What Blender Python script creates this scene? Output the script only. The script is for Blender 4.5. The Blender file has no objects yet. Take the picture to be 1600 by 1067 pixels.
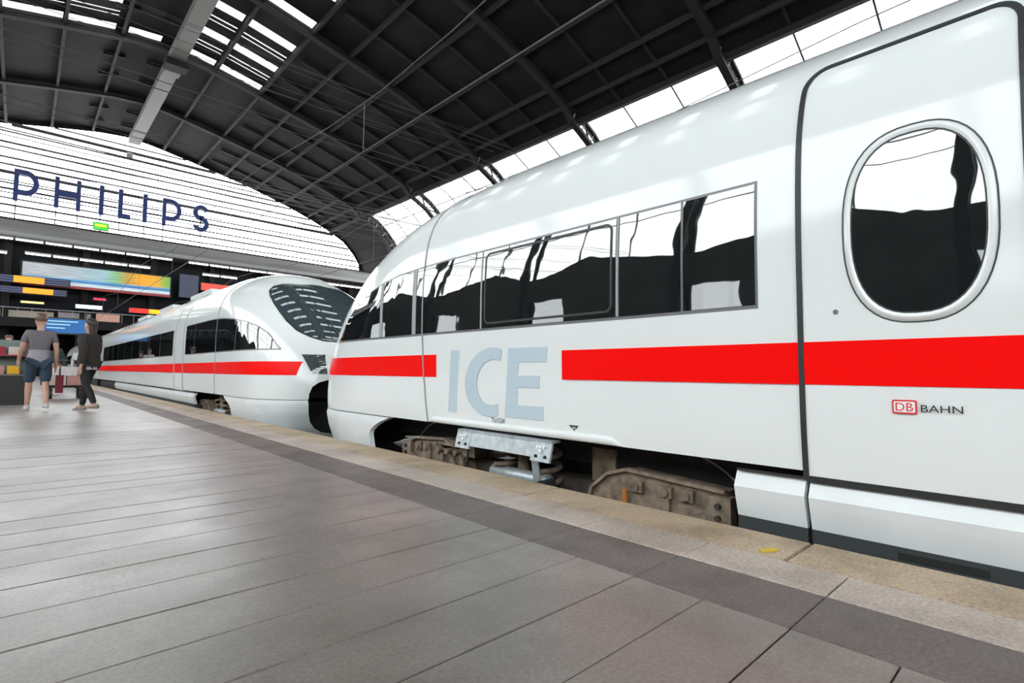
import bpy, bmesh, math, random
import numpy as np
from mathutils import Vector, Matrix

random.seed(7)
PI = math.pi
scene = bpy.context.scene
COL = scene.collection

# ------------------------------------------------------------------ camera
CAM_H, CAM_F = 0.80, 821.453
yaw, pitch, roll = math.radians(43.0935), math.radians(3.4819), math.radians(0.5755)
Fv = Vector((math.sin(yaw) * math.cos(pitch), math.cos(yaw) * math.cos(pitch), math.sin(pitch)))
Rv = Vector((math.cos(yaw), -math.sin(yaw), 0))
Uv = Rv.cross(Fv)
R2 = Rv * math.cos(roll) + Uv * math.sin(roll)
U2 = Uv * math.cos(roll) - Rv * math.sin(roll)
cd = bpy.data.cameras.new('camera')
cam = bpy.data.objects.new('camera', cd)
COL.objects.link(cam)
m3 = Matrix((R2, U2, -Fv)).transposed()
cam.matrix_world = Matrix.Translation((0, 0, CAM_H)) @ m3.to_4x4()
cd.sensor_fit = 'HORIZONTAL'
cd.sensor_width = 36.0
cd.lens = CAM_F / 1600 * 36
cd.clip_start = 0.05
cd.clip_end = 1000
scene.camera = cam

# ------------------------------------------------------------------ sky / exposure
world = bpy.data.worlds.new('overcast_sky')
scene.world = world
world.use_nodes = True
bg = world.node_tree.nodes['Background']
bg.inputs[0].default_value = (0.965, 0.985, 1.0, 1)
bg.inputs[1].default_value = 10.5
vs = scene.view_settings
vs.view_transform = 'Standard'
vs.look = 'None'
vs.exposure = 0.0
vs.gamma = 1.0
vs.use_curve_mapping = False


# ------------------------------------------------------------------ materials
def mat(name, col, rough=0.5, metal=0.0, spec=0.5, ior=None, noise=None, bump=None, emit=None, coat=0.0):
    """noise=(scale, amount, detail[, stretch xyz]); bump=(scale, strength, distance)"""
    m = bpy.data.materials.new(name)
    m.use_nodes = True
    nt = m.node_tree
    b = nt.nodes['Principled BSDF']
    b.inputs['Base Color'].default_value = (*col, 1)
    b.inputs['Roughness'].default_value = rough
    b.inputs['Metallic'].default_value = metal
    b.inputs['Specular IOR Level'].default_value = spec
    b.inputs['Coat Weight'].default_value = coat
    b.inputs['Coat Roughness'].default_value = 0.03
    if ior:
        b.inputs['IOR'].default_value = ior
    if emit:
        b.inputs['Emission Color'].default_value = (*emit[0], 1)
        b.inputs['Emission Strength'].default_value = emit[1]
    if noise or bump:
        geo = nt.nodes.new('ShaderNodeNewGeometry')
    if noise:
        mp = nt.nodes.new('ShaderNodeMapping')
        nt.links.new(geo.outputs['Position'], mp.inputs['Vector'])
        if len(noise) > 3:
            mp.inputs['Scale'].default_value = noise[3]
        nz = nt.nodes.new('ShaderNodeTexNoise')
        nz.inputs['Scale'].default_value = noise[0]
        nz.inputs['Detail'].default_value = noise[2]
        nt.links.new(mp.outputs['Vector'], nz.inputs['Vector'])
        cr = nt.nodes.new('ShaderNodeValToRGB')
        a = noise[1]
        cr.color_ramp.elements[0].position = 0.3
        cr.color_ramp.elements[1].position = 0.7
        cr.color_ramp.elements[0].color = (*[c * (1 - a) for c in col], 1)
        cr.color_ramp.elements[1].color = (*[min(1, c * (1 + a)) for c in col], 1)
        nt.links.new(nz.outputs['Fac'], cr.inputs['Fac'])
        nt.links.new(cr.outputs['Color'], b.inputs['Base Color'])
    if bump:
        nb = nt.nodes.new('ShaderNodeTexNoise')
        nb.inputs['Scale'].default_value = bump[0]
        nb.inputs['Detail'].default_value = 2
        nt.links.new(geo.outputs['Position'], nb.inputs['Vector'])
        bp = nt.nodes.new('ShaderNodeBump')
        bp.inputs['Strength'].default_value = bump[1]
        bp.inputs['Distance'].default_value = bump[2]
        nt.links.new(nb.outputs['Fac'], bp.inputs['Height'])
        nt.links.new(bp.outputs['Normal'], b.inputs['Normal'])
    return m


def glass_mat(name, tint, gloss=0.06):
    m = bpy.data.materials.new(name)
    m.use_nodes = True
    nt = m.node_tree
    nt.nodes.remove(nt.nodes['Principled BSDF'])
    out = nt.nodes['Material Output']
    t = nt.nodes.new('ShaderNodeBsdfTransparent')
    t.inputs[0].default_value = (*tint, 1)
    g = nt.nodes.new('ShaderNodeBsdfGlossy')
    g.inputs['Roughness'].default_value = 0.02
    mx = nt.nodes.new('ShaderNodeMixShader')
    mx.inputs[0].default_value = gloss
    nt.links.new(t.outputs[0], mx.inputs[1])
    nt.links.new(g.outputs[0], mx.inputs[2])
    nt.links.new(mx.outputs[0], out.inputs['Surface'])
    return m


def stone_mat(name, col, dark, rough=(0.3, 0.6), joint=None, scale=1.0, spec_ior=1.5):
    """paving: fine grain, mottling, worn and stained patches; joint=(depth) draws the far joints"""
    m = bpy.data.materials.new(name)
    m.use_nodes = True
    nt = m.node_tree
    b = nt.nodes['Principled BSDF']
    geo = nt.nodes.new('ShaderNodeNewGeometry')

    def nz(s, d, rough_=0.6):
        n = nt.nodes.new('ShaderNodeTexNoise')
        n.inputs['Scale'].default_value = s
        n.inputs['Detail'].default_value = d
        n.inputs['Roughness'].default_value = rough_
        nt.links.new(geo.outputs['Position'], n.inputs['Vector'])
        return n

    def ramp(n, p0, c0, p1, c1):
        r = nt.nodes.new('ShaderNodeValToRGB')
        r.color_ramp.elements[0].position = p0
        r.color_ramp.elements[1].position = p1
        r.color_ramp.elements[0].color = (*c0, 1)
        r.color_ramp.elements[1].color = (*c1, 1)
        nt.links.new(n.outputs['Fac'], r.inputs['Fac'])
        return r

    def mul(a, c, f=1.0):
        x = nt.nodes.new('ShaderNodeMix')
        x.data_type = 'RGBA'
        x.blend_type = 'MULTIPLY'
        x.inputs['Factor'].default_value = f
        nt.links.new(a, x.inputs['A'])
        nt.links.new(c, x.inputs['B'])
        return x.outputs['Result']

    base = ramp(nz(1.1 * scale, 5), 0.30, dark, 0.68, col)
    grain = ramp(nz(70, 2), 0.30, (0.62, 0.6, 0.58), 0.72, (1.25, 1.25, 1.25))
    stain = ramp(nz(1.7 * scale, 7, 0.68), 0.28, (0.40, 0.37, 0.33), 0.54, (1, 1, 1))
    c = mul(base.outputs['Color'], grain.outputs['Color'], 0.8)
    c = mul(c, stain.outputs['Color'], 0.8)
    if joint:
        sp = nt.nodes.new('ShaderNodeSeparateXYZ')
        nt.links.new(geo.outputs['Position'], sp.inputs[0])
        md = nt.nodes.new('ShaderNodeMath')
        md.operation = 'PINGPONG'
        md.inputs[1].default_value = joint / 2
        nt.links.new(sp.outputs['Y'], md.inputs[0])
        gt = nt.nodes.new('ShaderNodeMath')
        gt.operation = 'LESS_THAN'
        gt.inputs[1].default_value = 0.006
        nt.links.new(md.outputs[0], gt.inputs[0])
        x = nt.nodes.new('ShaderNodeMix')
        x.data_type = 'RGBA'
        x.inputs['B'].default_value = (0.06, 0.055, 0.05, 1)
        nt.links.new(gt.outputs[0], x.inputs['Factor'])
        nt.links.new(c, x.inputs['A'])
        c = x.outputs['Result']
    nt.links.new(c, b.inputs['Base Color'])
    b.inputs['IOR'].default_value = spec_ior
    rr = nt.nodes.new('ShaderNodeMapRange')
    rr.inputs['From Min'].default_value = 0.3
    rr.inputs['From Max'].default_value = 0.7
    rr.inputs['To Min'].default_value = rough[0]
    rr.inputs['To Max'].default_value = rough[1]
    nt.links.new(nz(2.1, 5, 0.6).outputs['Fac'], rr.inputs['Value'])
    nt.links.new(rr.outputs[0], b.inputs['Roughness'])
    bp = nt.nodes.new('ShaderNodeBump')
    bp.inputs['Strength'].default_value = 0.05
    bp.inputs['Distance'].default_value = 0.001
    nt.links.new(nz(45, 3).outputs['Fac'], bp.inputs['Height'])
    nt.links.new(bp.outputs['Normal'], b.inputs['Normal'])
    return m


M = {}
M['white'] = mat('train_white_paint', (0.765, 0.80, 0.797), 0.10, spec=0.6)
M['white2'] = mat('skirt_white_paint', (0.72, 0.76, 0.77), 0.28, noise=(3, 0.05, 4))
M['red'] = mat('train_red_paint', (0.95, 0.003, 0.002), 0.3, spec=0.12)
M['ice'] = mat('pale_blue_lettering', (0.50, 0.61, 0.68), 0.3)
M['pane'] = mat('tinted_train_glass', (0.008, 0.010, 0.011), 0.015, ior=2.7, bump=(2.6, 0.12, 0.012))
M['screen'] = mat('windscreen_glass', (0.05, 0.075, 0.085), 0.02, ior=2.6, bump=(1.5, 0.05, 0.02))
M['frame'] = mat('grey_window_frame', (0.16, 0.165, 0.17), 0.3)
M['seam'] = mat('rubber_seal', (0.022, 0.024, 0.025), 0.5)
M['greyseam'] = mat('grey_joint', (0.33, 0.35, 0.355), 0.5)
M['skirtdark'] = mat('dark_sill', (0.035, 0.042, 0.045), 0.5)
M['under'] = mat('underframe_black', (0.012, 0.012, 0.012), 0.8)
M['rust'] = mat('bogie_dust_brown', (0.19, 0.145, 0.105), 0.75, noise=(14, 0.45, 5))
M['rustdark'] = mat('wheel_dark_brown', (0.05, 0.04, 0.032), 0.7, noise=(10, 0.4, 4))
M['steel'] = mat('galvanised_plate', (0.42, 0.47, 0.49), 0.38, metal=0.35, noise=(18, 0.18, 4))
M['hose'] = mat('grey_hose', (0.3, 0.3, 0.3), 0.5)
M['orange'] = mat('orange_paint', (0.45, 0.17, 0.04), 0.5)
M['black'] = mat('black_print', (0.015, 0.015, 0.016), 0.5)
M['logored'] = mat('logo_red', (0.72, 0.02, 0.03), 0.35)
M['whiteprint'] = mat('white_print', (0.85, 0.87, 0.87), 0.4)
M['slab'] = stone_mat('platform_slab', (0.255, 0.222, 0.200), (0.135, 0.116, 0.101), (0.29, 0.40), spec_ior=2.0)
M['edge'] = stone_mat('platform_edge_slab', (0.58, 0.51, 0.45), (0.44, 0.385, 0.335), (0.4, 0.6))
M['slabfar'] = stone_mat('platform_paving_far', (0.47, 0.445, 0.425), (0.38, 0.355, 0.335), (0.28, 0.37), joint=0.29, spec_ior=2.0)  # paler base colour stands in for the bright reflection on the far floor
M['coping'] = stone_mat('coping_sandstone', (0.57, 0.46, 0.33), (0.45, 0.355, 0.245), (0.45, 0.7))
M['strip'] = stone_mat('dark_strip_paver', (0.165, 0.14, 0.128), (0.125, 0.107, 0.098), (0.4, 0.62))
M['bed'] = mat('joint_mortar', (0.07, 0.06, 0.052), 0.9)
M['concrete'] = mat('concrete', (0.30, 0.28, 0.26), 0.8, noise=(2, 0.25, 5))
M['ballast'] = mat('track_ballast', (0.09, 0.08, 0.07), 0.95, noise=(25, 0.5, 4))
M['rail'] = mat('rail_steel', (0.16, 0.12, 0.10), 0.4, metal=0.6)
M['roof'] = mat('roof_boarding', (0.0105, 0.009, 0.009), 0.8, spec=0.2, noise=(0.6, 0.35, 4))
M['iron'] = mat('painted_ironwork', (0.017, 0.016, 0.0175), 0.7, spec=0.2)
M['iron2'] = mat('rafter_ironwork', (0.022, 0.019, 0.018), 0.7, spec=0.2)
M['gang'] = mat('gangway_grey', (0.20, 0.185, 0.175), 0.6)
M['bar'] = mat('glazing_bar', (0.09, 0.085, 0.095), 0.6)
M['glass'] = glass_mat('hall_glazing_dimmed', (0.49, 0.503, 0.503))  # grey tint added to dim side, roof and rear daylight against the end wall
M['glassclear'] = glass_mat('end_wall_glazing', (0.93, 0.95, 0.95))
M['wall'] = mat('wall_dark', (0.035, 0.033, 0.032), 0.8, noise=(0.5, 0.3, 4))
M['fascia'] = mat('concourse_fascia', (0.24, 0.235, 0.225), 0.5, noise=(0.5, 0.25, 4, (0.2, 1, 3)))
M['facade'] = mat('concourse_dark_glass', (0.007, 0.0075, 0.010), 0.4, spec=0.1)
M['tube'] = mat('fluorescent_tube', (1, 1, 1), 0.4, emit=((1, 0.98, 0.95), 6))
M['lampbody'] = mat('lamp_housing', (0.35, 0.35, 0.35), 0.4)
M['signblue'] = mat('sign_letters_navy', (0.028, 0.050, 0.19), 0.5)
M['wire'] = mat('overhead_wire', (0.10, 0.09, 0.09), 0.5)
M['wirelight'] = mat('span_wire', (0.07, 0.06, 0.055), 0.6, spec=0.2)


# ------------------------------------------------------------------ mesh builder
class MB:
    def __init__(s):
        s.v, s.f = [], []

    def add(s, vs_, fs_):
        o = len(s.v)
        s.v += [tuple(p) for p in vs_]
        s.f += [tuple(i + o for i in f) for f in fs_]
        return s

    def box(s, c, d, rz=0.0, rx=0.0, ry=0.0):
        hx, hy, hz = d[0] / 2, d[1] / 2, d[2] / 2
        P = [Vector((x, y, z)) for z in (-hz, hz) for y in (-hy, hy) for x in (-hx, hx)]
        if rz or rx or ry:
            R = Matrix.Rotation(rz, 3, 'Z') @ Matrix.Rotation(ry, 3, 'Y') @ Matrix.Rotation(rx, 3, 'X')
            P = [R @ p for p in P]
        P = [p + Vector(c) for p in P]
        return s.add(P, [(0, 2, 3, 1), (4, 5, 7, 6), (0, 1, 5, 4), (2, 6, 7, 3), (0, 4, 6, 2), (1, 3, 7, 5)])

    def span(s, x0, x1, y0, y1, z0, z1):
        return s.box(((x0 + x1) / 2, (y0 + y1) / 2, (z0 + z1) / 2), (abs(x1 - x0), abs(y1 - y0), abs(z1 - z0)))

    def bar(s, a, b, w, h=None):
        a, b = Vector(a), Vector(b)
        h = h or w
        d = (b - a).normalized()
        u = d.cross(Vector((0, 0, 1)))
        if u.length < 1e-4:
            u = Vector((1, 0, 0))
        u.normalize()
        t = u.cross(d)
        P = []
        for p in (a, b):
            for i, j in ((-1, -1), (1, -1), (1, 1), (-1, 1)):
                P.append(p + u * (w / 2 * i) + t * (h / 2 * j))
        return s.add(P, [(0, 1, 2, 3), (7, 6, 5, 4), (0, 4, 5, 1), (1, 5, 6, 2), (2, 6, 7, 3), (3, 7, 4, 0)])

    def tube(s, pts, r, n=8, cap=True):
        pts = [Vector(p) for p in pts]
        rr = r if isinstance(r, (list, tuple)) else [r] * len(pts)
        rings = []
        prev = None
        for i, p in enumerate(pts):
            d = (pts[min(i + 1, len(pts) - 1)] - pts[max(i - 1, 0)])
            d.normalize()
            if prev is None:
                u = d.cross(Vector((0, 0, 1)))
                if u.length < 1e-3:
                    u = d.cross(Vector((1, 0, 0)))
            else:
                u = prev - d * prev.dot(d)
            u.normalize()
            prev = u
            t = d.cross(u)
            rings.append([p + (u * math.cos(2 * PI * k / n) + t * math.sin(2 * PI * k / n)) * rr[i] for k in range(n)])
        V = [q for R in rings for q in R]
        Fc = []
        for i in range(len(rings) - 1):
            for k in range(n):
                k2 = (k + 1) % n
                Fc.append((i * n + k, i * n + k2, (i + 1) * n + k2, (i + 1) * n + k))
        if cap:
            Fc.append(tuple(range(n - 1, -1, -1)))
            Fc.append(tuple((len(rings) - 1) * n + k for k in range(n)))
        return s.add(V, Fc)

    def lathe(s, prof, c, axis='X', n=32):
        """prof: list of (offset along axis, radius)"""
        V, Fc = [], []
        c = Vector(c)
        for o, r in prof:
            for k in range(n):
                a = 2 * PI * k / n
                q = {'X': (o, r * math.cos(a), r * math.sin(a)), 'Z': (r * math.cos(a), r * math.sin(a), o),
                     'Y': (r * math.cos(a), o, r * math.sin(a))}[axis]
                V.append(c + Vector(q))
        for i in range(len(prof) - 1):
            for k in range(n):
                k2 = (k + 1) % n
                Fc.append((i * n + k, i * n + k2, (i + 1) * n + k2, (i + 1) * n + k))
        Fc.append(tuple(range(n - 1, -1, -1)))
        Fc.append(tuple((len(prof) - 1) * n + k for k in range(n)))
        return s.add(V, Fc)

    def prism(s, poly, y0, y1, f=None):
        """poly in (x,z) extruded along y"""
        n = len(poly)
        V = [(x, y0, z) for x, z in poly] + [(x, y1, z) for x, z in poly]
        Fc = [tuple(range(n)), tuple(range(2 * n - 1, n - 1, -1))]
        Fc += [(i, (i + 1) % n + n * 0, (i + 1) % n + n, i + n)[::-1] for i in range(n)]
        return s.add(V, Fc)

    def grid(s, P):
        """P[i][j] points -> quads"""
        o = len(s.v)
        nj = len(P[0])
        for row in P:
            s.v += [tuple(p) for p in row]
        for i in range(len(P) - 1):
            for j in range(nj - 1):
                s.f.append((o + i * nj + j, o + i * nj + j + 1, o + (i + 1) * nj + j + 1, o + (i + 1) * nj + j))
        return s

    def mesh(s, name, m, smooth=False, weld=0.0, angle=None):
        me = bpy.data.meshes.new(name)
        me.from_pydata([tuple(p) for p in s.v], [], s.f)
        bm = bmesh.new()
        bm.from_mesh(me)
        if weld:
            bmesh.ops.remove_doubles(bm, verts=bm.verts, dist=weld)
        bmesh.ops.recalc_face_normals(bm, faces=bm.faces)
        if angle:
            for e in bm.edges:
                if len(e.link_faces) == 2 and e.calc_face_angle(0) > angle:
                    e.smooth = False
        bm.to_mesh(me)
        bm.free()
        if smooth:
            me.polygons.foreach_set('use_smooth', [True] * len(me.polygons))
        me.materials.append(M[m] if isinstance(m, str) else m)
        return me

    def build(s, name, m, parent=None, smooth=False, weld=0.0, angle=None):
        return link(name, s.mesh(name, m, smooth, weld, angle), parent)


def link(name, me, parent=None, loc=None):
    o = bpy.data.objects.new(name, me)
    COL.objects.link(o)
    if parent is not None:
        o.parent = parent
    if loc is not None:
        o.location = loc
    return o


def tag(o, label, cat, group=None, kind=None):
    if label:
        o['label'] = label
    if cat:
        o['category'] = cat
    if group:
        o['group'] = group
    if kind:
        o['kind'] = kind
    return o


def thing(name, label, cat, loc=(0, 0, 0), rz=0.0, group=None):
    o = bpy.data.objects.new(name, None)
    COL.objects.link(o)
    o.location = loc
    o.rotation_euler = (0, 0, rz)
    o.empty_display_size = 0.2
    return tag(o, label, cat, group)


def struct(o, label=None):
    o['kind'] = 'structure'
    if label:
        o['label'] = label
    return o


def text_mesh(txt, size, extrude=0.0):
    c = bpy.data.curves.new('lettering', 'FONT')
    c.body = txt
    c.size = size
    c.extrude = extrude
    c.resolution_u = 3
    o = bpy.data.objects.new('lettering', c)
    COL.objects.link(o)
    dg = bpy.context.evaluated_depsgraph_get()
    me = bpy.data.meshes.new_from_object(o.evaluated_get(dg))
    bpy.data.objects.remove(o)
    return me


# ================================================================== THE HALL
XR = 10.3
ARC = [(0, 36.8), (3, 36.55), (5.7, 36.05), (9, 35.4), (12.7, 34.6), (16.5, 33.8), (20.7, 32.7), (25, 31.4), (29.7, 29.7),
       (33.2, 28.2), (36, 26.7), (38.1, 24.6), (39.6, 22.3), (40.4, 19.2), (40.45, 11.6), (40.5, 9.5)]
ax_ = np.array([a for a, _ in ARC])
az_ = np.array([b for _, b in ARC])


def arc_z(dx):
    return float(np.interp(abs(dx), ax_, az_))


def arc_off(i_or_dx, off):
    """point on the arch curve at parameter dx, moved outward by off"""
    dx = i_or_dx
    e = 0.05
    a = abs(dx)
    t = Vector((2 * e, arc_z(min(a + e, 40.49)) - arc_z(max(a - e, 0)))) if a < 40.4 else Vector((0.02, -1))
    nrm = Vector((-t.y, t.x)).normalized()
    if nrm.y < 0:
        nrm = -nrm
    if a > 40.35:
        nrm = Vector((1, 0))
    sg = 1 if dx >= 0 else -1
    return XR + sg * (a + nrm.x * off), arc_z(a) + nrm.y * off


RIBS = [-45.0, -28.8, -12.6, 3.6, 19.8, 36.1, 52.3, 68.6, 84.8]
Y_GABLE = 99.5
Y_BACK = -45.0

# --- floor / ground / platform -------------------------------------------------
Y_A, Y_B = -18.0, 74.0
g = MB().span(-70, 90, -120, 170, -1.5, -0.96).build('floor', 'ballast')
struct(g)
PX0, PX_STRIP0, PX_STRIP1, PX_COP, PX_EDGE = -6.5, 1.83, 2.19, 2.47, 2.83
plat = MB()
plat.span(PX0, PX_EDGE - 0.06, Y_A, Y_B, -0.96, -0.014)
platform = plat.build('floor_platform', 'bed')
struct(platform)
# far and hidden paving: one piece (material takes over where the joints close up)
NEAR0, NEAR1, ROW = 0.07, 8.48, 0.29
far = MB()
far.span(PX0, PX_STRIP0 - 0.004, NEAR1 + 0.003, Y_B, -0.014, 0.0)
far.span(PX0, PX_STRIP0 - 0.004, Y_A, NEAR0 - 0.003, -0.014, 0.0)
far.span(PX0, -1.90, NEAR0, NEAR1, -0.014, 0.0)
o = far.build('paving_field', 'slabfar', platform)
far = MB()
for a, b in ((NEAR1 + 0.003, Y_B), (Y_A, NEAR0 - 0.003)):
    far.span(PX_STRIP0, PX_STRIP1 - 0.004, a, b, -0.014, 0.0)
far.build('dark_paving_band', 'strip', platform)
far = MB()
for a, b in ((NEAR1 + 0.003, Y_B), (Y_A, NEAR0 - 0.003)):
    far.span(PX_STRIP1, PX_COP - 0.004, a, b, -0.014, 0.0)
far.build('edge_paving_band', 'edge', platform)


def slab_mesh(name, dx, dy, m, h=0.04, bev=0.003):
    b = MB()
    hx, hy = dx / 2, dy / 2
    V = [(-hx, -hy, -h), (hx, -hy, -h), (hx, hy, -h), (-hx, hy, -h)]
    V += [(-hx, -hy, -bev), (hx, -hy, -bev), (hx, hy, -bev), (-hx, hy, -bev)]
    V += [(-hx + bev, -hy + bev, 0), (hx - bev, -hy + bev, 0), (hx - bev, hy - bev, 0), (-hx + bev, hy - bev, 0)]
    Fc = [(3, 2, 1, 0), (8, 9, 10, 11)]
    for k in (0, 4):
        for i in range(4):
            j = (i + 1) % 4
            Fc.append((k + i, k + j, k + 4 + j, k + 4 + i))
    b.add(V, Fc)
    return b.mesh(name, m)


GAP = 0.006
colw = (PX_STRIP0 + 1.90) / 4
nrow = int(round((NEAR1 - NEAR0) / ROW))
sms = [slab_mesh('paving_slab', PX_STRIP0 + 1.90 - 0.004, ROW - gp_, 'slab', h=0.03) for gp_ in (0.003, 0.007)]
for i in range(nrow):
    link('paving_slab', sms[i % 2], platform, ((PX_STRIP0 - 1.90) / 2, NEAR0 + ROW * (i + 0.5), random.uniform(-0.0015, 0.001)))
tm = slab_mesh('strip_paver', PX_STRIP1 - PX_STRIP0 - GAP, ROW * 2 - 0.004, 'strip', h=0.03)
em = slab_mesh('edge_slab', PX_COP - PX_STRIP1 - GAP, ROW * 2 - GAP, 'edge', h=0.03)
for i in range((nrow + 1) // 2):
    y = NEAR0 + ROW * (2 * i + 1)
    if y + ROW > NEAR1 + 0.01:
        continue
    link('strip_paver', tm, platform, ((PX_STRIP0 + PX_STRIP1) / 2, y, random.uniform(-0.001, 0.001)))
    link('edge_slab', em, platform, ((PX_COP + PX_STRIP1) / 2, y, random.uniform(-0.001, 0.001)))
last = NEAR0 + ROW * 2 * ((nrow) // 2)
if last < NEAR1 - 0.05:
    MB().span(PX_STRIP0, PX_STRIP1, last, NEAR1, -0.03, 0).build('strip_paver', 'strip', platform)
    MB().span(PX_STRIP1, PX_COP, last, NEAR1, -0.03, 0).build('edge_slab', 'edge', platform)
COPL = 1.62
cm = MB()
cm.span(PX_COP - PX_EDGE, 0, 0.006, COPL - 0.006, -0.20, -0.008)
cm.span(PX_COP - PX_EDGE + 0.006, -0.008, 0.010, COPL - 0.010, -0.02, 0.0)
cmesh = cm.mesh('coping_stone', 'coping')
y = 0.89 - COPL * 4
while y < Y_B - COPL:
    link('coping_stone', cmesh, platform, (PX_EDGE, y, random.uniform(-0.002, 0.002)))
    y += COPL
# platform edge wall below the coping, neighbouring platform, rails
struct(MB().span(PX_EDGE - 0.10, PX_EDGE - 0.05, Y_A, Y_B, -0.96, -0.20).build('wall_platform_edge', 'concrete'))
struct(MB().span(-23.0, -14.0, Y_A, Y_B, -0.96, 0.0).build('floor_neighbour_platform', 'slabfar'))
struct(MB().span(11.2, 20.0, Y_A, Y_B, -0.96, 0.0).build('floor_opposite_platform', 'slabfar'))
TRK = (4.33, 8.9)
for tx in (4.33, 8.9, -8.6, -12.3):
    r = thing('railway_track', {4.33: 'steel track under the white train', 8.9: 'steel track behind the white train',
                                -8.6: 'steel track on the far side of the paved platform', -12.3: 'steel track beside the neighbouring platform'}[tx],
              'track', (tx, 0, -0.96))
    for sx in (-0.75, 0.75):
        MB().span(sx - 0.036, sx + 0.036, Y_A, 98, 0.05, 0.20).span(sx - 0.075, sx + 0.075, Y_A, 98, 0.0, 0.05).build('rail', 'rail', r)

# --- roof ------------------------------------------------------------------------
ceiling = bpy.data.objects.new('ceiling', None)
COL.objects.link(ceiling)
struct(ceiling)
OFF = 0.55
SKY = {'A': (-13.0, -8.7), 'B': (-8.3, -4.5), 'C': (-3.4, -0.5), 'D': (1.0, 4.7), 'E': (5.2, 9.8)}
BR = [-33.2, -28.5, -24, -19.5, -16, -13.0, -8.7, -8.3, -4.5, -3.4, -0.5, 1.0, 4.7, 5.2, 9.8, 14, 19, 24, 28.5, 33.2]


def deck(name, d0, d1, y0, y1, m, thick=0.12, off=OFF):
    x0, z0 = arc_off(d0, off)
    x1, z1 = arc_off(d1, off)
    b = MB()
    b.add([(x0, y0, z0), (x1, y0, z1), (x1, y1, z1), (x0, y1, z0), (x0, y0, z0 + thick), (x1, y0, z1 + thick), (x1, y1, z1 + thick), (x0, y1, z0 + thick)],
          [(0, 3, 2, 1), (4, 5, 6, 7), (0, 1, 5, 4), (1, 2, 6, 5), (2, 3, 7, 6), (3, 0, 4, 7)])
    return b.build(name, m, ceiling)


def is_sky(d0, d1):
    for k, (a, b) in SKY.items():
        if abs(d0 - a) < 0.01 and abs(d1 - b) < 0.01:
            return k
    return None


RY = RIBS + [Y_GABLE]
for bi in range(len(RY) - 1):
    y0, y1 = RY[bi], RY[bi + 1]
    for k in range(len(BR) - 1):
        d0, d1 = BR[k], BR[k + 1]
        s = is_sky(d0, d1)
        if s and y1 < 70 and not (s == 'C' and y0 < 50):
            # slatted rooflight: glass strips between boarded strips
            P = 5.42
            glassr = []
            for q in range(3):
                c = y0 + 4.5 + q * P
                if s == 'C' and q < 2:
                    continue
                glassr.append((c - 0.72, c + 0.72))
                if 50 < y0 < 60 and q < 2 and s != 'C':
                    glassr += [(c + 2.05, c + 2.40), (c + 2.85, c + 3.15)]
            yy = y0
            for a, b in sorted(glassr):
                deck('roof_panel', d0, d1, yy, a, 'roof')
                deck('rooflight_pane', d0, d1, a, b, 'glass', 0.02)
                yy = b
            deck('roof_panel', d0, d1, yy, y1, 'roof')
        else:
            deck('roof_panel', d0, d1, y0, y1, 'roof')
# purlins along the hall, rafters across it
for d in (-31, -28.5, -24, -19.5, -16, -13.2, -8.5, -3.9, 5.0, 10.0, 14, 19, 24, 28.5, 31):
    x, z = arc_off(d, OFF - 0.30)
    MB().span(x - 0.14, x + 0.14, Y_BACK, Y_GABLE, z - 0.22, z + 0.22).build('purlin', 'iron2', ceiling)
yy = RIBS[3] + 5.4
while yy < Y_GABLE - 1:
    if min(abs(yy - r) for r in RIBS) > 1:
        b = MB()
        ds = np.linspace(-33, 33, 34)
        for i in range(len(ds) - 1):
            xa, za = arc_off(ds[i], OFF - 0.18)
            xb, zb = arc_off(ds[i + 1], OFF - 0.18)
            if any(a - 0.3 < (ds[i] + ds[i + 1]) / 2 < c + 0.3 for a, c in SKY.values()):
                continue
            b.bar((xa, yy, za), (xb, yy, zb), 0.22, 0.25)
        b.build('rafter', 'iron2', ceiling)
    yy += 5.4
# gutter edge beams at both eaves of the boarded roof
for sg in (-1, 1):
    x, z = arc_off(33.2 * sg, 0.2)
    MB().span(x - 0.25, x + 0.25, Y_BACK, Y_GABLE, z - 0.3, z + 0.3).build('eaves_beam', 'iron', ceiling)

# maintenance gangway under the ridge
gw = thing('roof_gangway', 'long pale grey gangway beam hung under the ridge of the roof', 'gangway', (11.35, 0, 36.0))
MB().span(-0.75, 0.75, 30, 98.5, -0.25, 0.0).build('deck', 'gang', gw)
for sx in (-0.72, 0.72):
    MB().span(sx - 0.06, sx + 0.06, 30, 98.5, 0.0, 0.55).build('side_rail', 'gang', gw)
MB().span(-1.1, 1.1, 67.6, 69.2, -1.1, -0.25).build('junction_box', 'iron2', gw)
MB().span(-0.8, 0.8, 70.2, 71.4, -0.7, -0.25).build('junction_box', 'gang', gw)


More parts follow.
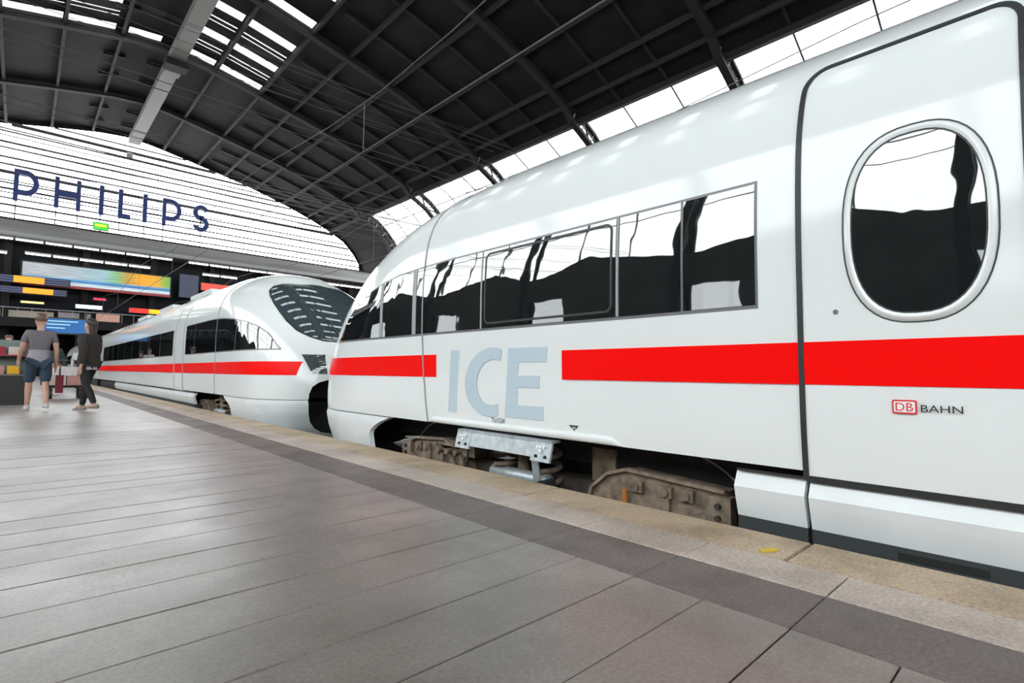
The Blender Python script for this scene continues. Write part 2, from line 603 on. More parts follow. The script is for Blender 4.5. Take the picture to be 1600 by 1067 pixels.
# lattice arches
def rib(y, label, braces=True):
    t = bpy.data.objects.new('lattice_arch', None)
    COL.objects.link(t)
    t.parent = ceiling
    t.location = (XR, y, -0.96)
    t['label'] = label
    ds = list(np.linspace(-40.0, 40.0, 53))
    inn = [arc_off(d, 0.0 if abs(d) < 33 else -0.05) for d in ds]
    out = [arc_off(d, 1.55 if abs(d) > 33.5 else 0.45) for d in ds]
    # below the boarded roof the arch opens into a deep lattice
    inn = [arc_off(d, 0.0) if abs(d) <= 31 else arc_off(d, -0.7) for d in ds]
    out = [arc_off(d, 0.42) if abs(d) <= 31 else arc_off(d, 0.75) for d in ds]

    def chord(P, w, h, name, feet):
        b = MB()
        pts = [(p[0] - XR, 0, p[1] + 0.96) for p in P]
        if feet:
            pts = [(pts[0][0] - 0.1, 0, 0.0)] + pts + [(pts[-1][0] + 0.1, 0, 0.0)]
        for i in range(len(pts) - 1):
            b.bar(pts[i], pts[i + 1], w, h)
        b.build(name, 'iron', t)
    chord(inn, 0.7, 0.34, 'inner_chord', True)
    chord(out, 0.7, 0.30, 'outer_chord', True)
    for i in range(len(ds) - 1):
        if abs(ds[i]) < 31 and abs(ds[i + 1]) < 31:
            continue
        a, c = (inn[i], out[i + 1]) if i % 2 else (out[i], inn[i + 1])
        MB().bar((a[0] - XR, 0, a[1] + 0.96), (c[0] - XR, 0, c[1] + 0.96), 0.16).build('brace', 'iron2', t)
        a, c = inn[i], out[i]
        MB().bar((a[0] - XR, 0, a[1] + 0.96), (c[0] - XR, 0, c[1] + 0.96), 0.14).build('brace', 'gang', t)
    return t


ordn = {3.6: 'dark lattice roof arch directly above the near train door', 19.8: 'dark lattice roof arch crossing the bright side glazing widest',
        36.1: 'dark lattice roof arch, second from the train door', 52.3: 'dark lattice roof arch where the lit rooflights begin',
        68.6: 'dark lattice roof arch where the lit rooflights end', 84.8: 'dark lattice roof arch nearest the glazed end wall, its lattice showing beside the train nose'}
for y in RIBS:
    rib(y, ordn.get(y, 'dark lattice roof arch behind the photographer'))

# --- side glazing ------------------------------------------------------------------
SEG = [33.2, 36.0, 38.1, 39.6, 40.4, 40.45]
Z_SILL = 11.6
for side, nm in ((1, 'wall_right'), (-1, 'wall_left')):
    w = bpy.data.objects.new(nm, None)
    COL.objects.link(w)
    struct(w)
    for bi in range(len(RIBS) - 1):
        y0, y1 = RIBS[bi], RIBS[bi + 1]
        nsub = 3
        for q in range(nsub):
            a = y0 + (y1 - y0) * q / nsub
            c = y0 + (y1 - y0) * (q + 1) / nsub
            for k in range(len(SEG) - 1):
                x0, z0 = arc_off(SEG[k] * side, 0.35)
                x1, z1 = arc_off(SEG[k + 1] * side, 0.35)
                b = MB()
                b.add([(x0, a, z0), (x1, a, z1), (x1, c, z1), (x0, c, z0)], [(0, 1, 2, 3)])
                b.build('pane', 'glass', w)
            b = MB()
            for k in range(len(SEG) - 1):
                x0, z0 = arc_off(SEG[k] * side, 0.35)
                x1, z1 = arc_off(SEG[k + 1] * side, 0.35)
                b.bar((x0, c, z0), (x1, c, z1), 0.14, 0.10)
            b.build('mullion', 'bar', w)
    for k in range(1, len(SEG)):
        x0, z0 = arc_off(SEG[k] * side, 0.35)
        MB().span(x0 - 0.06, x0 + 0.06, Y_BACK, RIBS[-1], z0 - 0.06, z0 + 0.06).build('transom', 'bar', w)
    # last bay is boarded in
    for k in range(len(SEG) - 1):
        x0, z0 = arc_off(SEG[k] * side, 0.35)
        x1, z1 = arc_off(SEG[k + 1] * side, 0.35)
        MB().add([(x0, RIBS[-1], z0), (x1, RIBS[-1], z1), (x1, Y_GABLE, z1), (x0, Y_GABLE, z0)], [(0, 1, 2, 3)]).build('boarding', 'roof', w)
    # masonry below; low panes and peaks added for reflections in the train windows
    X = XR + side * 40.9
    b = MB()
    b.span(X - 0.3, X + 0.3, Y_BACK, Y_GABLE, -0.96, 5.4)
    b.span(X - 0.3, X + 0.3, Y_BACK, Y_GABLE, 7.6, Z_SILL)
    for bi in range(len(RIBS) - 1):
        ya, yb = RIBS[bi] + 1.2, RIBS[bi + 1] - 1.2
        ym = ya + (yb - ya) * (0.35 if bi % 2 else 0.6)
        V = [(X - 0.3, ya, Z_SILL), (X - 0.3, ym, Z_SILL + 2.6), (X - 0.3, yb, Z_SILL), (X + 0.3, ya, Z_SILL), (X + 0.3, ym, Z_SILL + 2.6), (X + 0.3, yb, Z_SILL)]
        b.add(V, [(0, 1, 2), (5, 4, 3), (0, 3, 4, 1), (1, 4, 5, 2)])
    for bi in range(len(RIBS)):
        y0 = RIBS[bi]
        y1 = (RIBS + [Y_GABLE])[bi + 1]
        b.span(X - 0.3, X + 0.3, y0, y0 + (y1 - y0) * 0.74, 5.4, 7.6)
    b.build('masonry', 'wall', w)
    for bi in range(len(RIBS)):
        y0 = RIBS[bi]
        y1 = (RIBS + [Y_GABLE])[bi + 1]
        MB().span(X - 0.02, X + 0.02, y0 + (y1 - y0) * 0.74, y1, 5.4, 7.6).build('pane', 'glass', w)


# --- glazed end walls ------------------------------------------------------------
def half_width(z):
    zs = np.array([b for _, b in ARC])[::-1]
    xs = np.array([a for a, _ in ARC])[::-1]
    return float(np.interp(z, zs, xs))


def gable(nm, y, zs, bars, gm):
    w = bpy.data.objects.new(nm, None)
    COL.objects.link(w)
    struct(w)
    for i in range(len(zs) - 1):
        a, c = zs[i], zs[i + 1]
        ha, hc = half_width(a), half_width(c) if c < 36.8 else 0.3
        mid = (a + c) / 2
        hm = half_width(mid)
        MB().add([(XR - ha, y, a), (XR + ha, y, a), (XR + hm, y, mid), (XR - hm, y, mid)], [(0, 1, 2, 3)]).add(
            [(XR - hm, y, mid), (XR + hm, y, mid), (XR + hc, y, c), (XR - hc, y, c)], [(0, 1, 2, 3)]).build('pane', gm, w)
    for z, th in bars:
        h = half_width(z)
        MB().span(XR - h, XR + h, y - 0.12, y - 0.02, z - th / 2, z + th / 2).build('glazing_bar', 'bar', w)
    for k in range(-8, 9):
        d = k * 4.6
        MB().span(XR + d - 0.03, XR + d + 0.03, y - 0.10, y - 0.03, zs[0], arc_z(d)).build('mullion', 'bar', w)
    b = MB()
    b.span(XR - 41, XR + 41, y, y + 0.4, -0.96, zs[0])
    b.build('masonry', 'wall', w)
    # deep boarded arch surround
    b = MB()
    ds = np.linspace(-40.5, 40.5, 71)
    P = [[], []]
    for d in ds:
        xi, zi = arc_off(d, 0.0)
        xo, zo = arc_off(d, 1.6)
        P[0].append((xi, y - 0.2, zi))
        P[1].append((xo, y - 0.2, zo))
    b.grid(P)
    b.build('arch_surround', 'iron', w)
    # paired wall posts standing on the surround
    for k in range(-26, 27, 2):
        d = k * 1.45
        xi, zi = arc_off(d, 0.1)
        xo, zo = arc_off(d, 1.5)
        MB().bar((xi, y - 0.3, zi), (xo, y - 0.3, zo), 0.7, 0.12).build('arch_post', 'iron2', w)
    return w


GZ = list(np.arange(5.0, 36.5, 2.0)) + [36.75]
bars = []
z = 12.0
i = 0
while z < 36.3:
    bars.append((z, [0.30, 0.22, 0.48, 0.22, 0.28, 0.22][i % 6]))
    z += [0.95, 1.3, 0.8, 1.5, 1.1][i % 5]
    i += 1
gable('wall_far', Y_GABLE, GZ, bars, 'glassclear')
gable('wall_near', Y_BACK, [12.0] + list(np.arange(14.0, 36.5, 3.0)) + [36.75], [(k, 0.14) for k in np.arange(14, 36, 3.0)], 'glass')  # unseen end wall, its solid lower part raised to cut incoming light

# ================================================================== TRAINS
UP, LOW, EX, LU, LL, N0 = 2.84, 0.68, 2.39, 2.12, 1.80, 2.96
XC, TIP1, TIP2, RAIL = 4.33, 7.6, 8.7, -0.76
WZ = [(.30, 1.24), (.55, 1.30), (.80, 1.35), (1.04, 1.39), (1.3, 1.415), (1.55, 1.425), (1.9, 1.43), (2.2, 1.43), (2.5, 1.42), (2.75, 1.395),
      (2.95, 1.345), (3.12, 1.27), (3.28, 1.15), (3.42, .99), (3.55, .80), (3.66, .57), (3.735, .36), (3.78, .17), (3.80, .0)]


def pchip(T, n=600):
    x = np.array([a for a, _ in T])
    yv = np.array([b for _, b in T])
    h = np.diff(x)
    d = np.diff(yv) / h
    mm = np.zeros(len(x))
    mm[0], mm[-1] = d[0], d[-1]
    for i in range(1, len(x) - 1):
        mm[i] = 0 if d[i - 1] * d[i] <= 0 else 2 * d[i - 1] * d[i] / (d[i - 1] + d[i])
    xx = np.linspace(x[0], x[-1], n)
    idx = np.clip(np.searchsorted(x, xx) - 1, 0, len(x) - 2)
    t = (xx - x[idx]) / h[idx]
    yy_ = ((1 + 2 * t) * (1 - t) ** 2 * yv[idx] + t * (1 - t) ** 2 * h[idx] * mm[idx] + t * t * (3 - 2 * t) * yv[idx + 1] + t * t * (t - 1) * h[idx] * mm[idx + 1])
    return xx, yy_


WXX, WYY = pchip([(b, a) for a, b in WZ[::-1]] if False else WZ)


def Wf(z):
    if z > 3.72:  # crown of the roof, rounded off
        w0 = float(np.interp(3.72, WXX, WYY))
        return w0 * math.sqrt(max(0.0, (3.80 - z) / 0.08))
    return float(np.interp(z, WXX, WYY))


def s0f(z):
    if z > 1.1:
        s = UP * ((z - 1.1) / 2.68) ** EX
        if z > 3.45:
            s += 2.6 * ((z - 3.45) / 0.35) ** 3
        return s
    return LOW * float(np.interp(z, [.30, .45, .60, .85, 1.1], [.8, .47, .27, .07, 0]))


def Lf(z):
    return float(np.interp(z, [.3, 1.2, 2, 2.8, 3.8], [LL, LL, (LL + LU) / 2, LU, LU]))


def nf(z):
    return float(np.interp(z, [.3, 3.8], [N0, 2.4]))


def hw(s, z):
    t = min(1, max(0, (s - s0f(z)) / Lf(z)))
    n = nf(z)
    return Wf(z) * (1 - (1 - t) ** n) ** (1 / n)


def sfront(x, z):
    """distance behind the tip of the nose surface at lateral x"""
    n = nf(z)
    q = min(1, abs(x) / max(1e-6, Wf(z)))
    return s0f(z) + Lf(z) * (1 - (1 - q ** n) ** (1 / n))


def hp(s, z, off=0.0):
    """point on the +x flank of the hull, pushed out along the normal"""
    e = 0.01
    w = hw(s, z)
    dws = (hw(s + e, z) - hw(s - e, z)) / (2 * e)
    dwz = (hw(s, min(z + e, 3.79)) - hw(s, z - e)) / (2 * e)
    n = Vector((1, -dws, -dwz)).normalized()
    return Vector((w, s, z)) + n * off


def fp(x, z, off=0.0):
    """point on the nose front, by lateral x"""
    e = 0.01
    s = sfront(x, z)
    dsx = (sfront(x + e, z) - sfront(x - e, z)) / (2 * e)
    dsz = (sfront(x, z + e) - sfront(x, z - e)) / (2 * e)
    n = Vector((dsx, -1, dsz)).normalized()
    return Vector((x, s, z)) + n * off


class Train:
    """local frame: x across (flank facing the platform = side), y back from the nose tip, z from the rail"""

    def __init__(self, name, label, loc, rz, side, cat='train'):
        self.t = thing(name, label, cat, loc, rz)
        self.side = side

    def flip(self, P):
        return [[(p[0] * self.side, p[1], p[2]) for p in row] for row in P]

    def patch(self, name, m, s0, s1, z0, z1, off, ns=24, nz=8, parent=None, rim=0.02, build=True, smooth=True):
        """z0,z1 numbers or functions of s"""
        zf0 = z0 if callable(z0) else (lambda s: z0)
        zf1 = z1 if callable(z1) else (lambda s: z1)
        P = []
        for i in range(ns + 1):
            s = s0 + (s1 - s0) * i / ns
            a, c = zf0(s), zf1(s)
            P.append([hp(s, a + (c - a) * j / nz, off) for j in range(nz + 1)])
        b = MB()
        b.grid(self.flip(P))
        # rim back to just inside the skin
        bo = [(i, 0) for i in range(ns + 1)] + [(ns, j) for j in range(1, nz + 1)] + [(i, nz) for i in range(ns - 1, -1, -1)] + [(0, j) for j in range(nz - 1, 0, -1)]
        ring = []
        for i, j in bo:
            s = s0 + (s1 - s0) * i / ns
            a, c = zf0(s), zf1(s)
            ring.append(hp(s, a + (c - a) * j / nz, off - rim))
        top = [P[i][j] for i, j in bo]
        top.append(top[0])
        ring.append(ring[0])
        b.grid(self.flip([top, ring]))
        return b.build(name, m, parent or self.t, smooth=smooth, weld=0.0004, angle=0.6)

    def poly(self, name, m, pts, off, parent=None, rim=0.006):
        """polygon in (s,z) laid on the flank"""
        top = [hp(s, z, off) for s, z in pts]
        bot = [hp(s, z, off - rim) for s, z in pts]
        n = len(pts)
        b = MB()
        V = self.flip([top + bot])[0]
        b.add(V, [tuple(range(n))] + [(i, (i + 1) % n, (i + 1) % n + n, i + n) for i in range(n)])
        return b.build(name, m, parent or self.t)

    def ribbon(self, name, m, pts, w, off, parent=None, closed=False, rim=0.012):
        n = len(pts)
        A, B, A2, B2 = [], [], [], []
        rng_ = range(n + 1) if closed else range(n)
        for i in rng_:
            p = pts[i % n]
            q0 = pts[(i - 1) % n] if (closed or i > 0) else pts[i]
            q1 = pts[(i + 1) % n] if (closed or i < n - 1) else pts[i]
            d = Vector((q1[0] - q0[0], q1[1] - q0[1]))
            if d.length < 1e-6:
                d = Vector((1, 0))
            d.normalize()
            nn = Vector((-d.y, d.x)) * (w / 2)
            A.append(hp(p[0] + nn.x, p[1] + nn.y, off))
            B.append(hp(p[0] - nn.x, p[1] - nn.y, off))
            A2.append(hp(p[0] + nn.x, p[1] + nn.y, off - rim))
            B2.append(hp(p[0] - nn.x, p[1] - nn.y, off - rim))
        b = MB()
        b.grid(self.flip([A2, A, B, B2]))
        return b.build(name, m, parent or self.t, smooth=False)

    def print_text(self, name, m, txt, s0, s1, z0, z1, off, parent=None, bold=0.0):
        me = text_mesh(txt, 1.0)
        co = np.array([v.co[:] for v in me.vertices])
        mn, mx = co.min(0), co.max(0)
        V = []
        for c in co:
            u = (c[0] - mn[0]) / (mx[0] - mn[0])
            v = (c[1] - mn[1]) / (mx[1] - mn[1])
            V.append(hp(s0 + (s1 - s0) * u, z0 + (z1 - z0) * v, off))
        b = MB()
        b.add(self.flip([V])[0], [tuple(p.vertices) for p in me.polygons])
        bpy.data.meshes.remove(me)
        return b.build(name, m, parent or self.t)


def phi_levels(n):
    return [PI / 2 * i / n for i in range(n + 1)]


def hull_grid(zl, slen, nphi=36):
    """full-width shell rows for each z level: from -x tail round the nose to +x tail"""
    P = []
    for z in zl:
        n = nf(z)
        W, L, s0 = Wf(z), Lf(z), s0f(z)
        half = []
        for ph in phi_levels(nphi):
            x = W * math.sin(ph) ** (2 / n)
            s = s0 + L * (1 - max(0.0, math.cos(ph)) ** (2 / n))
            half.append((x, s, z))
        sl = half[-1][1]
        for k in (0.25, 0.55, 1.0):
            half.append((W, sl + (slen - sl) * k, z))
        P.append([(-x, s, z) for x, s, z in half[:0:-1]] + half)
    return P


def apply_cut(o, cutter_mesh):
    c = bpy.data.objects.new('cutter', cutter_mesh)
    COL.objects.link(c)
    c.parent = o.parent
    md = o.modifiers.new('cut', 'BOOLEAN')
    md.operation = 'DIFFERENCE'
    md.object = c
    md.solver = 'EXACT'
    if hasattr(md, 'material_mode'):
        md.material_mode = 'TRANSFER'
    bpy.context.view_layer.update()
    dg = bpy.context.evaluated_depsgraph_get()
    me = bpy.data.meshes.new_from_object(o.evaluated_get(dg))
    o.modifiers.clear()
    o.data = me
    bpy.data.objects.remove(c)


HATCH = [(.0, 1.43), (.30, 1.43), (.46, 1.415), (.60, 1.375), (.70, 1.30), (.745, 1.18), (.755, 1.05), (.735, .85), (.68, .70), (.59, .59), (.45, .51), (.25, .47), (.0, .46)]


def hatch_cutter():
    pts = HATCH + [(-x, z) for x, z in HATCH[-2:0:-1]]
    b = MB()
    b.prism(pts, -0.4, 0.75)
    return b.mesh('cut', 'under')


def win_top(tip):
    d = tip - 1.19
    T = [(1.15 + d, 1.93), (1.22 + d, 1.99), (1.46 + d, 2.2), (1.74 + d * .9, 2.353), (2.0 + d * .7, 2.45), (2.36 + d * .4, 2.53), (2.73, 2.58), (3.1, 2.60), (3.6, 2.615), (60, 2.615)]
    xs = np.array([a for a, _ in T])
    zs_ = np.array([b for _, b in T])
    return lambda s: float(np.interp(s, xs, zs_))


def rounded(s0, s1, z0, z1, r, n=6):
    P = []
    for cx, cz, a0 in ((s1 - r, z1 - r, 0), (s0 + r, z1 - r, 90), (s0 + r, z0 + r, 180), (s1 - r, z0 + r, 270)):
        for k in range(n + 1):
            a = math.radians(a0 + 90 * k / n)
            P.append((cx + r * math.cos(a), cz + r * math.sin(a)))
    Q = []
    for i, p in enumerate(P):
        q = P[(i + 1) % len(P)]
        m_ = max(1, int(math.hypot(q[0] - p[0], q[1] - p[1]) / 0.08))
        Q += [(p[0] + (q[0] - p[0]) * k / m_, p[1] + (q[1] - p[1]) * k / m_) for k in range(m_)]
    return Q


def bogie(tr, s_c, detail):
    """frame part with wheels, springs, arms as sub-parts; s_c = centre of the bogie"""
    t, sd = tr.t, tr.side
    bf = MB()
    for x in (-0.98, 0.98):
        bf.span(x - 0.09, x + 0.09, s_c - 1.65, s_c + 1.65, 0.56, 0.74)
        bf.span(x - 0.10, x + 0.10, s_c - 0.55, s_c + 0.55, 0.42, 0.60)
    for y in (-0.45, 0.45):
        bf.span(-1.0, 1.0, s_c + y - 0.15, s_c + y + 0.15, 0.5, 0.72)
    fr = bf.build('bogie', 'rustdark', t)
    wh = MB()
    prof = [(-0.07, 0.10), (-0.07, 0.40), (-0.045, 0.43), (0.065, 0.45), (0.068, 0.40), (0.03, 0.34), (0.03, 0.16), (0.075, 0.13), (0.075, 0.02)]
    for dy in (-1.35, 1.35):
        for sx in (-1, 1):
            b = MB().lathe([(o_ * sx, r_) for o_, r_ in prof], (0.77 * sx, s_c + dy, 0.45), 'X', 36)
            b.build('wheel', 'rustdark', fr, smooth=True, angle=0.5)
        MB().tube([(-0.8, s_c + dy, 0.45), (0.8, s_c + dy, 0.45)], 0.085, 12).build('axle', 'rustdark', fr)
        # sheet-metal guard with a bright rim, curving over the wheel
        b = MB()
        g1, g2 = [], []
        for k in range(15):
            a = math.radians(-12 + 118 * k / 14) if dy > 0 else math.radians(192 - 118 * k / 14)
            g1.append((1.02 * sd, s_c + dy + 0.60 * math.cos(a), 0.45 + 0.60 * math.sin(a)))
            g2.append((0.70 * sd, s_c + dy + 0.60 * math.cos(a), 0.45 + 0.60 * math.sin(a)))
        b.grid([g1, g2])
        b.build('wheel_guard', 'under', fr, smooth=True)
        MB().tube(g1, 0.007, 6).build('guard_rim', 'hose', fr, smooth=True)
    for dy in (-0.24, 0.24):
        P = []
        for k in range(73):
            a = k / 72 * 2 * PI * 4
            P.append((1.13 * sd + 0.105 * math.cos(a), s_c + dy + 0.105 * math.sin(a), 0.56 + 0.42 * k / 72))
        MB().tube(P, 0.024, 7).build('spring', 'rust', fr, smooth=True)
    MB().tube([(1.16 * sd, s_c, 0.52), (1.16 * sd, s_c, 1.0)], 0.055, 12).build('damper', 'rust', fr, smooth=True)
    MB().tube([(1.20 * sd, s_c - 0.34, 0.70), (1.20 * sd, s_c + 0.32, 0.70)], 0.06, 12).build('yaw_damper', 'steel', fr, smooth=True)
    for q, dy in enumerate((-1.35, 1.35)):
        sg = 1 if dy > 0 else -1
        y0 = s_c + dy
        # swing arm: box beam with round bearing cover on the inner end
        b = MB()
        x0, x1 = 1.06 * sd, 1.20 * sd
        poly = [(y0 - 0.62 * sg, 0.60), (y0 - 0.58 * sg, 0.74), (y0 - 0.44 * sg, 0.855), (y0 - 0.28 * sg, 0.905), (y0 + 0.42 * sg, 0.865), (y0 + 0.44 * sg, 0.62), (y0 - 0.2 * sg, 0.66)]
        n = len(poly)
        V = [(x0, p, z_) for p, z_ in poly] + [(x1, p, z_) for p, z_ in poly]
        b.add(V, [tuple(range(n)), tuple(range(2 * n - 1, n - 1, -1))] + [(i, (i + 1) % n, (i + 1) % n + n, i + n) for i in range(n)])
        b.build('swing_arm', 'rust', fr)
        # flange rib along the top edge of the arm
        b = MB()
        for i in range(4):
            b.bar((1.21 * sd, poly[i][0], poly[i][1]), (1.21 * sd, poly[i + 1][0], poly[i + 1][1]), 0.05, 0.022)
        b.build('arm_flange', 'rust', fr)
        MB().span(1.16 * sd, 1.24 * sd, y0 + 0.30 * sg, y0 + 0.46 * sg, 0.585, 0.835).build('end_block', 'rust', fr)
        if detail:
            for kz in (0.64, 0.71, 0.78):
                MB().tube([(1.23 * sd, y0 + 0.385 * sg, kz), (1.262 * sd, y0 + 0.385 * sg, kz)], 0.018, 8).build('bolt', 'rustdark', fr)
        for k in (-0.20, 0.02, 0.17):
            b = MB()
            b.tube([(1.18 * sd, y0 + k * sg, 0.80), (1.25 * sd, y0 + k * sg, 0.80)], 0.032, 8)
            b.span(1.20 * sd, 1.235 * sd, y0 + k * sg - 0.05, y0 + k * sg + 0.05, 0.765, 0.835)
            if k == 0.02:
                b.span(1.20 * sd, 1.23 * sd, y0 - 0.012, y0 + 0.05, 0.62, 0.80)
            b.build('bracket', 'rust', fr)
        MB().tube([(1.22 * sd, y0 + 0.06 * sg, 0.615), (1.22 * sd, y0 + 0.32 * sg, 0.675)], [0.03, 0.055], 10).build('brake_cylinder', 'rust', fr, smooth=True)
        MB().tube([(1.24 * sd, y0 - 0.28 * sg, 0.60), (1.24 * sd, y0 - 0.28 * sg, 0.77)], 0.02, 8).build('grease_pipe', 'orange' if detail and dy > 0 else 'rust', fr)
        MB().box((1.0 * sd, y0 - 0.62 * sg, 0.86), (0.05, 0.22, 0.26)).build('guide_plate', 'rust', fr)
    if detail:
        # loop of hose and bundled cables ahead of the leading wheel
        P = [(1.24 * sd, s_c - 0.78 + 0.11 * math.cos(a), 0.80 + 0.14 * math.sin(a)) for a in np.linspace(0, 2 * PI, 22)]
        MB().tube(P, 0.012, 6, cap=False).build('hose', 'rustdark', fr, smooth=True)
        for k in range(5):
            y0 = s_c - 2.02 + 0.05 * k
            P = [(1.22 * sd, y0, 0.77 - 0.01 * k), (1.24 * sd, y0 + 0.25, 0.83 + 0.012 * k), (1.2 * sd, y0 + 0.55, 0.88 + 0.005 * k), (1.12 * sd, y0 + 0.7, 0.84)]
            MB().tube(P, 0.008, 6).build('cable', 'hose', fr, smooth=True)
        b = MB()
        b.span(1.05 * sd, 1.2 * sd, s_c - 1.22, s_c - 0.62, 0.77, 0.90)
        b.span(1.2 * sd, 1.24 * sd, s_c - 1.15, s_c - 0.7, 0.85, 0.88)
        b.build('axle_beam', 'rust', fr)
        for k in (-1.12, -0.98, -0.84):
            MB().tube([(1.2 * sd, s_c + k, 0.80), (1.27 * sd, s_c + k, 0.80)], 0.03, 8).build('bolt', 'rust', fr)
    return fr


def end_car(name, label, loc, rz, side, near):
    tr = Train(name, label, loc, rz, side)
    t = tr.t
    LEN = 25.0
    # body shell
    n1, n2 = 30, 26
    zl = [1.083 + (2.75 - 1.083) * i / n1 for i in range(n1 + 1)]
    zl += [2.75 + 1.05 * math.sin(PI / 2 * i / n2) for i in range(1, n2)] + [3.7995]
    P = hull_grid(zl, LEN)
    b = MB()
    b.grid(P)
    # crown strip, floor and tail so that the shell is closed
    top = P[-1]
    k = len(top)
    b.add(top, [(i, i + 1, k - 2 - i, k - 1 - i) for i in range(k // 2 - 1)] + [(k // 2 - 1, k // 2, k // 2 + 1)])
    bot = P[0]
    b.add(bot, [(i, k - 1 - i, k - 2 - i, i + 1) for i in range(k // 2 - 1)] + [(k // 2 - 1, k // 2 + 1, k // 2)])
    tail = [r[0] for r in P] + [r[-1] for r in P[::-1]]
    b.add(tail, [tuple(range(len(tail)))])
    body = b.build('body', 'white', t, smooth=True, weld=0.0008, angle=0.7)
    apply_cut(body, hatch_cutter())
    # hatch interior and coupler
    b = MB()
    b.tube([(0, 0.7, 0.95), (0, 0.1, 0.95)], 0.11, 12)
    b.box((0, -0.18, 0.95), (0.42, 0.56, 0.42))
    b.tube([(0.12, -0.5, 0.95), (0.12, -0.44, 0.95)], 0.08, 10)
    b.build('coupler', 'under', t)
    # nose fairing (lower shell) and its seam
    zl = [.30 + (1.072 - .30) * i / 14 for i in range(15)]
    b = MB()

    def fend(z):
        return 2.08 + 0.45 * max(0.0, (z - 0.86) / 0.21) ** 1.6

    Pf = []
    for z in zl:
        W, L, s0, n = Wf(z), Lf(z), s0f(z), nf(z)
        half = [(W * math.sin(ph) ** (2 / n), s0 + L * (1 - max(0, math.cos(ph)) ** (2 / n)), z) for ph in phi_levels(30)]
        # the fairing swells outwards below a ledge
        sw = 0.022 * min(1, max(0, (1.072 - z) / 0.05))
        half = [(x + sw * min(1, x / 0.4), s_ - sw * 0.5, z) for x, s_, z in half]
        e = fend(z) + 0.35 * (0 if near else 0.4)
        half = [(x, min(s_, e), z) for x, s_, z in half] + [(half[-1][0], max(e, half[-1][1]), z)]
        Pf.append([(-x, s_, z) for x, s_, z in half[:0:-1]] + half)
    inner = [[(x * 0.97, s_ + 0.03, z) for x, s_, z in row] for row in Pf]
    b.grid(Pf)
    b.grid(inner)
    for row_o, row_i in ((Pf[0], inner[0]), (Pf[-1], inner[-1]), ([r[0] for r in Pf], [r[0] for r in inner]), ([r[-1] for r in Pf], [r[-1] for r in inner])):
        b.grid([row_o, row_i])
    fa = b.build('nose_fairing', 'white2', t, smooth=True, weld=0.0008, angle=0.7)
    apply_cut(fa, hatch_cutter())
    tr.ribbon('fairing_seam', 'frame', [(s, 1.078) for s in np.linspace(0.45, 2.55, 16)], 0.012, 0.004)
    # dark underframe filling the space above the bogie
    b = MB()
    b.span(-1.0, 1.0, 2.0, LEN - 0.3, 0.86, 1.075)
    b.span(-0.9, 0.9, 1.0, 1.9, 0.35, 1.0)
    b.span(-1.33, 1.33, 6.6, LEN - 0.5, 0.35, 1.02)
    b.build('underframe', 'under', t)
    # side skirt behind the bogie: bevelled ledge, flank and dark sill
    sk0 = 6.29 if near else 5.0

    def skirt(s0, s1):
        prof = [(1.365, 1.040), (1.412, 0.955), (1.398, 0.90), (1.365, 0.79)]
        b = MB()
        b.grid([[(x * side, s_, z) for x, z in prof] for s_ in (s0, s1)])
        b.grid([[(x * side - 0.05 * side, s_, z) for x, z in prof] for s_ in (s0, s1)])
        for s_ in (s0, s1):
            b.grid([[(x * side, s_, z) for x, z in prof], [(x * side - 0.05 * side, s_, z) for x, z in prof]])
        o_ = b.build('skirt', 'white2', t)
        MB().span(1.25 * side, 1.362 * side, s0, s1, 0.40, 0.79).build('sill', 'skirtdark', o_)
        return o_
    if near:
        skirt(sk0, 6.645)
        sk = skirt(6.665, 14.0)
        MB().span(1.36 * side, 1.367 * side, 7.02, 7.33, 0.735, 0.765).build('step_slot', 'under', sk)
        skirt(14.02, 18.5)
        tr.patch('sill_seal', 'seam', 6.66, 14, 1.028, 1.060, 0.004, 6, 2)
        tr.ribbon('skirt_seam', 'seam', [(6.30, 1.045), (6.66, 1.045)], 0.012, 0.003)
    else:
        skirt(sk0, 11.6)
        skirt(11.62, 18.5)
        tr.ribbon('skirt_seam', 'seam', [(5.0, 1.06), (18.5, 1.06)], 0.02, 0.003)
    # rounded ledge over the bogie
    if near:
        b = MB()
        rows = []
        for i in range(25):
            s = 3.29 + (5.56 - 3.29) * i / 24
            k_ = min(1, (s - 3.29) / 0.05 + 0.05, (5.56 - s) / 0.10 + 0.0)
            k_ = max(0.0, k_) ** 0.5
            row = []
            for j in range(9):
                a = PI * j / 8
                z_ = 1.083 + 0.0 + 0.062 * k_ * (1 - math.cos(a)) / 2
                w_ = hw(s, z_) + 0.022 * k_ * math.sin(a)
                row.append((w_ * side, s, z_))
            rows.append(row)
        b.grid(rows)
        b.build('ledge_bulge', 'white', t, smooth=True)
    # red stripe
    if near:
        z0, z1 = 1.520, 1.733
        tr.patch('stripe', 'red', 0.16, 3.445, z0, z1, 0.004, 40, 4)
        tr.patch('stripe', 'red', 5.04, LEN - 0.2, z0, z1, 0.008, 12, 4)
    else:
        tr.patch('stripe', 'red', 0.25, 2.8, 1.495, 1.725, 0.006, 50, 4)
        tr.patch('stripe', 'red', 2.8, LEN - 0.2, 1.495, 1.725, 0.006, 10, 4)
    # window band: dark panes with frames
    tipw = 1.19 if near else 0.62
    ztop = win_top(tipw)
    zb = 1.945
    if near:
        cuts = [(tipw - 0.03, 2.355), (2.425, 3.01), (3.09, 3.192), (3.212, 4.098), (4.122, 5.515), (5.545, 5.992), (6.008, 6.432)]
        end = 6.445
    else:
        cuts = [(tipw - 0.03, 1.9), (1.93, 3.2), (3.23, 5.0), (5.03, 5.88)]
        end = 5.9
    fr = tr.patch('window_band_frame', 'frame', tipw - 0.05, end, zb - 0.02, lambda s: max(zb - 0.02, ztop(s) + 0.018), 0.003, 60, 8)
